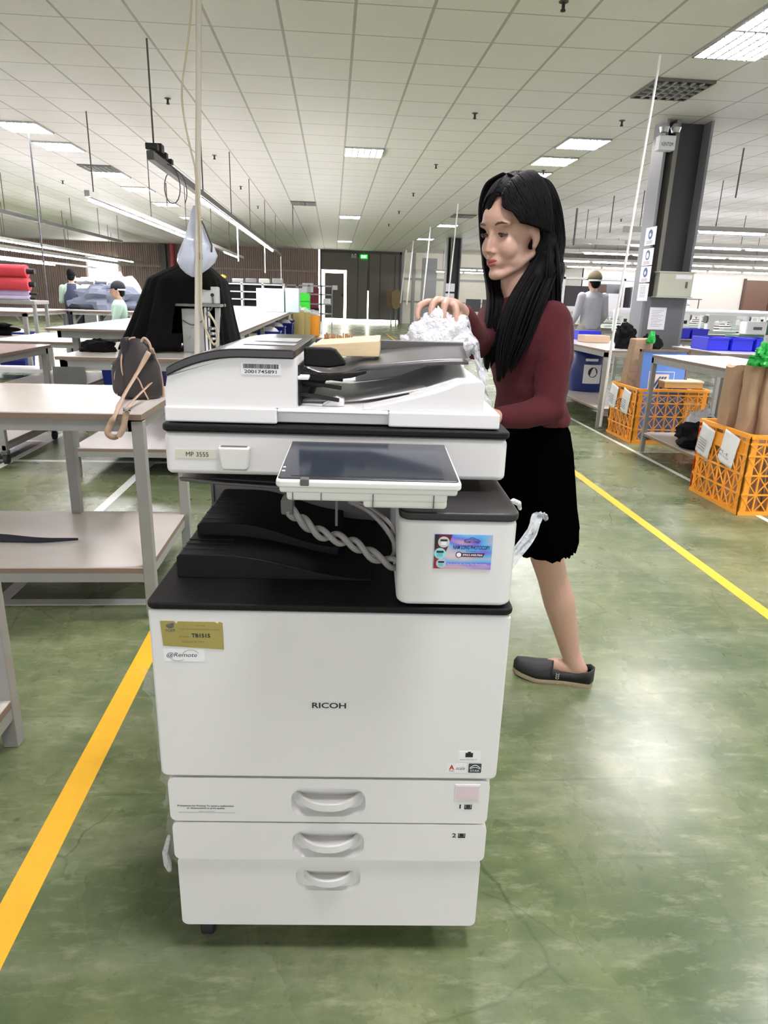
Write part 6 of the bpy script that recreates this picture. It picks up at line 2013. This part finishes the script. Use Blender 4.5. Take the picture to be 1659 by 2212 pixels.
# cardigan
def section_loft(mb, secs, yaw, n=40, fold=0.0, seed=0, capb=True):
    vs, fs = [], []
    ca, sa = math.cos(yaw), math.sin(yaw)
    for j, (z, cx, cy, rx, ry) in enumerate(secs):
        for k in range(n):
            a = 2 * PI * k / n
            q = 1 + fold * math.sin(a * 7 + seed + z * 9) * (0.4 + 0.6 * math.sin(a * 2 + z * 15) ** 2)
            x, y = rx * q * math.cos(a), ry * q * math.sin(a)
            vs.append(wv(cx + x * ca - y * sa, cy + x * sa + y * ca, z))
    for j in range(len(secs) - 1):
        for k in range(n):
            k2 = (k + 1) % n
            fs.append((j * n + k, j * n + k2, (j + 1) * n + k2, (j + 1) * n + k))
    if capb:
        fs.append(tuple(range(n - 1, -1, -1)))
        fs.append(tuple((len(secs) - 1) * n + k for k in range(n)))
    mb.add(vs, fs)
mb = MB()
section_loft(mb, [(0.882, 0.580, 1.945, 0.094, 0.128), (0.90, 0.579, 1.945, 0.094, 0.127), (0.93, 0.576, 1.948, 0.088, 0.122), (1.0, 0.568, 1.952, 0.092, 0.125), (1.07, 0.561, 1.955, 0.104, 0.142), (1.13, 0.553, 1.958, 0.107, 0.150), (1.18, 0.548, 1.958, 0.096, 0.148), (1.215, 0.540, 1.958, 0.074, 0.112), (1.238, 0.528, 1.958, 0.052, 0.070)], math.radians(22), 44, 0.012)
mb.caps([wv(0.585, 1.862, 1.172), wv(0.592, 1.835, 1.06), wv(0.588, 1.812, 0.945), wv(0.52, 1.778, 0.93), wv(0.445, 1.748, 0.927)], [0.053, 0.048, 0.044, 0.038, 0.030], 20)
mb.caps([wv(0.475, 2.045, 1.165), wv(0.43, 1.96, 1.125), wv(0.385, 1.87, 1.103), wv(0.350, 1.79, 1.145), wv(0.322, 1.735, 1.182)], [0.055, 0.046, 0.041, 0.034, 0.027], 20)
cd_ = mb.build('cardigan', MAR, wm)
remesh(cd_, 0.005, 6, 0.5)
md = cd_.data
for v in md.vertices:
    p = v.co + ORG
    v.co += Vector((0.0035 * noise.noise(p * 22), 0.0035 * noise.noise(p * 22 + Vector((5, 0, 0))), 0)) + Vector((0.003, 0, 0)) * math.sin(p.z * 70 + 20 * p.x) * (1 if p.z < 1.0 else 0.3)
# skirt with a ragged lace hem
mb = MB()
secs = [(0.90, 0.580, 1.948, 0.088, 0.122), (0.86, 0.588, 1.95, 0.101, 0.138), (0.80, 0.596, 1.952, 0.110, 0.150), (0.72, 0.604, 1.955, 0.116, 0.156), (0.64, 0.613, 1.96, 0.121, 0.160), (0.58, 0.619, 1.96, 0.124, 0.163), (0.53, 0.624, 1.96, 0.121, 0.162), (0.50, 0.624, 1.96, 0.113, 0.156)]
section_loft(mb, secs[::-1], math.radians(10), 72, 0.02, 2)
sk = mb.build('skirt', SKB, wm, ang=180)
for v in sk.data.vertices:
    p = v.co + ORG
    if p.z < 0.66:
        a = math.atan2(p.y - 1.955, p.x - 0.62)
        t = (0.66 - p.z) / 0.16
        v.co += Vector((math.cos(a), math.sin(a), 0)) * (0.022 * noise.noise(Vector((a * 5, p.z * 22, 0))) + 0.012 * noise.noise(Vector((a * 14, p.z * 60, 0)))) * t
        if p.z < 0.515:
            v.co.z += 0.016 * noise.noise(Vector((a * 8, 3, 0)))
# shoes
def shoe(H, T, name_lab):
    H, T = Vector(H), Vector(T)
    L_ = (T - H).length
    d = (T - H).normalized()
    s = Vector((-d.y, d.x, 0))
    def P(u, v, z):
        return H + d * (u * L_) + s * v + Vector((0, 0, z)) - ORG
    W_ = lambda u: 0.030 + 0.012 * math.sin(PI * max(0, (u - 0.25) / 0.75)) - 0.002 * math.sin(PI * u) if u < 0.999 else 0.03
    def half(u):
        base = 0.028 + 0.015 * math.exp(-((u - 0.68) / 0.22) ** 2)
        if u < 0.08: base *= math.sqrt(max(0.0, 1 - ((0.08 - u) / 0.08) ** 2)) * 0.75 + 0.25 * (u > 0)
        if u > 0.82: base *= math.sqrt(max(0.0, 1 - ((u - 0.82) / 0.18) ** 2))
        return max(base, 0.002)
    us = [i / 24 for i in range(25)]
    out = [(u, half(u)) for u in us] + [(u, -half(u)) for u in reversed(us)]
    vs, fs = [], []
    for z, k in ((0.0, 0.97), (0.004, 1.04), (0.016, 1.05), (0.020, 1.0)):
        vs += [P(u, v * k, z + 0.012 * max(0, u - 0.7) / 0.3) for u, v in out]
    n = len(out)
    for j in range(3):
        fs += [(j * n + i, j * n + (i + 1) % n, (j + 1) * n + (i + 1) % n, (j + 1) * n + i) for i in range(n)]
    fs += [tuple(range(n - 1, -1, -1)), tuple(3 * n + i for i in range(n))]
    so = MB().add(vs, fs)
    sh_ = so.build('shoe_sole', mat('jute', (172, 156, 128), 0.9, var=0.25, scale=200, bump=0.6, bscale=400), wm)
    mb = MB()
    def upf(a, v):
        u = 0.5 + 0.49 * v
        w = half(u)
        hgt = 0.030 + 0.020 * (1 - v) + 0.004
        t = PI * a
        return P(u, w * math.cos(t), 0.018 + 0.012 * max(0, u - 0.7) / 0.3 + hgt * math.sin(t) ** 0.8 * (1 if v < 0.95 else 0.6))
    mb.grid(upf, 16, 14)
    def side(a, v):
        u = 0.52 * (1 - a)
        w = half(u) * 1.02
        return u, w
    rim = [(0.52 - 0.52 * i / 12, 1) for i in range(13)] + [(0.52 * i / 12, -1) for i in range(1, 13)]
    vs = []
    for u, sg in rim:
        hh = 0.030 + 0.022 * max(0, (0.2 - u) / 0.2) + 0.012 * max(0, (u - 0.4) / 0.12)
        vs += [P(u, sg * half(u), 0.018), P(u, sg * half(u) * 0.97, 0.018 + hh)]
    m = len(rim)
    mb.add(vs, [(2 * i, 2 * i + 2, 2 * i + 3, 2 * i + 1) for i in range(m - 1)])
    u_ = mb.build('shoe_upper', mat('black_shoe', (20, 20, 22), 0.55), sh_, ang=180, solid=0.004)
    mb = MB()
    return P, half, u_
P_, hf_, up_ = shoe((0.872, 1.937, 0), (0.622, 2.022, 0), 'near')
text_mesh('shoe_lettering', 'CCC', PAPER, 0.0, 0.02, 0.0, 0.01, lambda u, w, _: P_(0.42 + w * 4.0, 0.0405, 0.026 + u * 1.1), up_)
shoe((0.495, 2.07, 0), (0.245, 2.045, 0), 'far')


# ================================================================== other workers
def worker(label, loc, rz, H, shirt, hair, pants, cap=None, vest=None, arms='down', long_sleeve=True, group=None):
    t = thing('person', label, 'person', loc, rz, group)
    k = H / 1.62
    def v(x, y, z): return Vector((x * k, y * k, z * k))     # faces +y
    mb = MB()
    mb.ball(v(0, 0.01, 1.51), (0.075 * k, 0.09 * k, 0.11 * k), 20, 14)
    mb.ball(v(0, 0.05, 1.46), (0.055 * k, 0.055 * k, 0.07 * k), 16, 10)
    mb.caps([v(0, 0.10, 1.50), v(0, 0.115, 1.475)], [0.01 * k, 0.012 * k], 8)
    for s in (-1, 1):
        mb.ball(v(s * 0.077, 0.0, 1.49), (0.008 * k, 0.016 * k, 0.028 * k), 8, 6)
        mb.ball(v(s * 0.03, 0.095, 1.515), 0.009 * k, 8, 6)
    mb.caps([v(0, 0, 1.44), v(0, -0.01, 1.34)], [0.048 * k, 0.05 * k])
    mb.ball(v(0, 0, 1.12), (0.13 * k, 0.09 * k, 0.26 * k), 20, 12)
    if arms == 'down':
        A = [[v(s * 0.17, -0.01, 1.30), v(s * 0.215, -0.03, 1.03), v(s * 0.235, 0.03, 0.80)] for s in (-1, 1)]
    elif arms == 'work':
        A = [[v(s * 0.17, -0.01, 1.28), v(s * 0.22, 0.06, 1.03), v(s * 0.12, 0.28, 0.98)] for s in (-1, 1)]
    else:
        A = [[v(s * 0.17, -0.01, 1.30), v(s * 0.22, 0.0, 1.05), v(s * 0.20, 0.17, 0.90)] for s in (-1, 1)]
    for a in A:
        mb.caps([v(0, 0, 1.26)] + a, [0.07 * k, 0.04 * k, 0.034 * k, 0.024 * k])
        dr = (a[2] - a[1]).normalized()
        mb.caps([a[2], a[2] + dr * 0.05 * k], [0.026 * k, 0.030 * k])
        for q in range(4):
            o_ = Vector((0, 1, 0)) * (q - 1.5) * 0.016 * k if arms == 'down' else Vector((1, 0, 0)) * (q - 1.5) * 0.016 * k
            b = a[2] + dr * 0.07 * k + o_
            mb.caps([b, b + dr * 0.035 * k, b + dr * 0.055 * k + Vector((0, 0, -0.012))], [0.010 * k, 0.009 * k, 0.008 * k], 8)
        mb.caps([a[2] + dr * 0.01, a[2] + dr * 0.045 * k + Vector((0, 0.035, 0)) * k], [0.012 * k, 0.010 * k], 8)
    for s in (-1, 1):
        mb.caps([v(s * 0.08, 0, 0.88), v(s * 0.09, 0.01, 0.48), v(s * 0.09, -0.01, 0.08)], [0.085 * k, 0.058 * k, 0.036 * k])
        mb.caps([v(s * 0.09, -0.03, 0.045), v(s * 0.10, 0.12, 0.035)], [0.038 * k, 0.034 * k])
    b = mb.build('body', SKIN, t)
    remesh(b, 0.009, 3)
    mb = MB()
    def sec(z, rx, ry, n=28):
        return [v(rx * math.cos(2 * PI * i / n), ry * math.sin(2 * PI * i / n), z) for i in range(n)]
    S = [(0.86, .155, .11), (0.95, .15, .11), (1.08, .148, .108), (1.2, .165, .115), (1.29, .17, .108), (1.35, .12, .08), (1.375, .062, .06)]
    vs = []
    for z, rx, ry in S: vs += sec(z, rx, ry)
    n = 28
    fs = [(j * n + i, j * n + (i + 1) % n, (j + 1) * n + (i + 1) % n, (j + 1) * n + i) for j in range(len(S) - 1) for i in range(n)]
    fs += [tuple(range(n - 1, -1, -1)), tuple((len(S) - 1) * n + i for i in range(n))]
    mb.add(vs, fs)
    for a in A:
        e = a[1].lerp(a[2], 0.85 if long_sleeve else 0.0)
        mb.caps([a[0], a[1], e] if long_sleeve else [a[0], a[1]], [0.062 * k, 0.050 * k, 0.038 * k] if long_sleeve else [0.06 * k, 0.052 * k])
    s_ = mb.build('shirt', shirt, t)
    remesh(s_, 0.009, 3)
    for q in s_.data.vertices:
        q.co += Vector((0.006, 0.006, 0)) * noise.noise(Vector((q.co.x * 16, q.co.y * 10, q.co.z * 5)))
    if vest:
        mb = MB()
        vs = []
        S2 = [(0.90, .16, .117), (1.08, .155, .116), (1.2, .150, .124), (1.3, .12, .118), (1.36, .09, .085)]
        for z, rx, ry in S2: vs += sec(z, rx, ry)
        mb.add(vs, [(j * n + i, j * n + (i + 1) % n, (j + 1) * n + (i + 1) % n, (j + 1) * n + i) for j in range(len(S2) - 1) for i in range(n)])
        mb.build('vest', vest, t, ang=180, solid=0.01)
    mb = MB()
    for s in (-1, 1):
        mb.caps([v(s * 0.075, 0, 0.86), v(s * 0.088, 0.01, 0.48), v(s * 0.09, -0.01, 0.12)], [0.10 * k, 0.078 * k, 0.06 * k])
    p_ = mb.build('trousers', pants, t)
    remesh(p_, 0.012, 2)
    mb = MB()
    mb.ball(v(0, -0.012, 1.535), (0.084 * k, 0.095 * k, 0.10 * k), 22, 14)
    mb.ball(v(0, -0.05, 1.48), (0.07 * k, 0.05 * k, 0.07 * k), 16, 10)
    h_ = mb.build('hair', hair, t)
    if cap:
        cp = MB()
        cp.grid(lambda u, w: v(0.092 * math.cos(2 * PI * u) * math.sin(PI * .5 * (0.02 + 0.98 * w) + .12), -0.005 + 0.105 * math.sin(2 * PI * u) * math.sin(PI * .5 * (0.02 + 0.98 * w) + .12), 1.545 + 0.10 * math.cos(PI * .5 * (0.02 + 0.98 * w) + .12)), 24, 8, wrap=True)
        c_ = cp.build('cap', cap, t, ang=180, solid=0.006)
        MB().prism([(-0.075 * k, 0.07 * k), (-0.05 * k, 0.16 * k), (0.05 * k, 0.16 * k), (0.075 * k, 0.07 * k)], 'z', 1.525 * k, 1.533 * k).build('cap_peak', cap, c_)
        MB().grid(lambda u, w: v(0.094 * math.cos(PI + PI * u), -0.005 + 0.107 * math.sin(PI + PI * u), 1.505 + 0.022 * w), 14, 1).build('cap_band', PAPER, c_, solid=0.003)
    return t


worker('person seen from behind in light grey shirt and olive cap beyond the steel table', (3.62, 9.75, 0), math.radians(8), 1.62,
       mat('grey_shirt', (176, 176, 182), 0.85, var=0.06, bump=0.2, bscale=30), HAIR, mat('khaki_trousers', (150, 144, 128), 0.85), cap=mat('olive_cap', (104, 96, 72), 0.8), arms='front')
worker('person with black hair and dark vest over pale green top at the far left tables', (-4.72, 13.35, 0), math.radians(12), 1.52,
       mat('pale_green_shirt', (170, 196, 178), 0.85), HAIR, mat('dark_trousers', (50, 52, 60), 0.85), vest=mat('navy_vest', (52, 60, 84), 0.8), arms='work')
worker('person in black cap and pale green shirt, partly hidden by the black drape', (-3.05, 10.4, -0.22), math.radians(100), 1.52,
       mat('pale_green_shirt', (0, 0, 0)), HAIR, mat('dark_trousers', (0, 0, 0)), cap=mat('black_cap', (26, 26, 32), 0.8), arms='work')
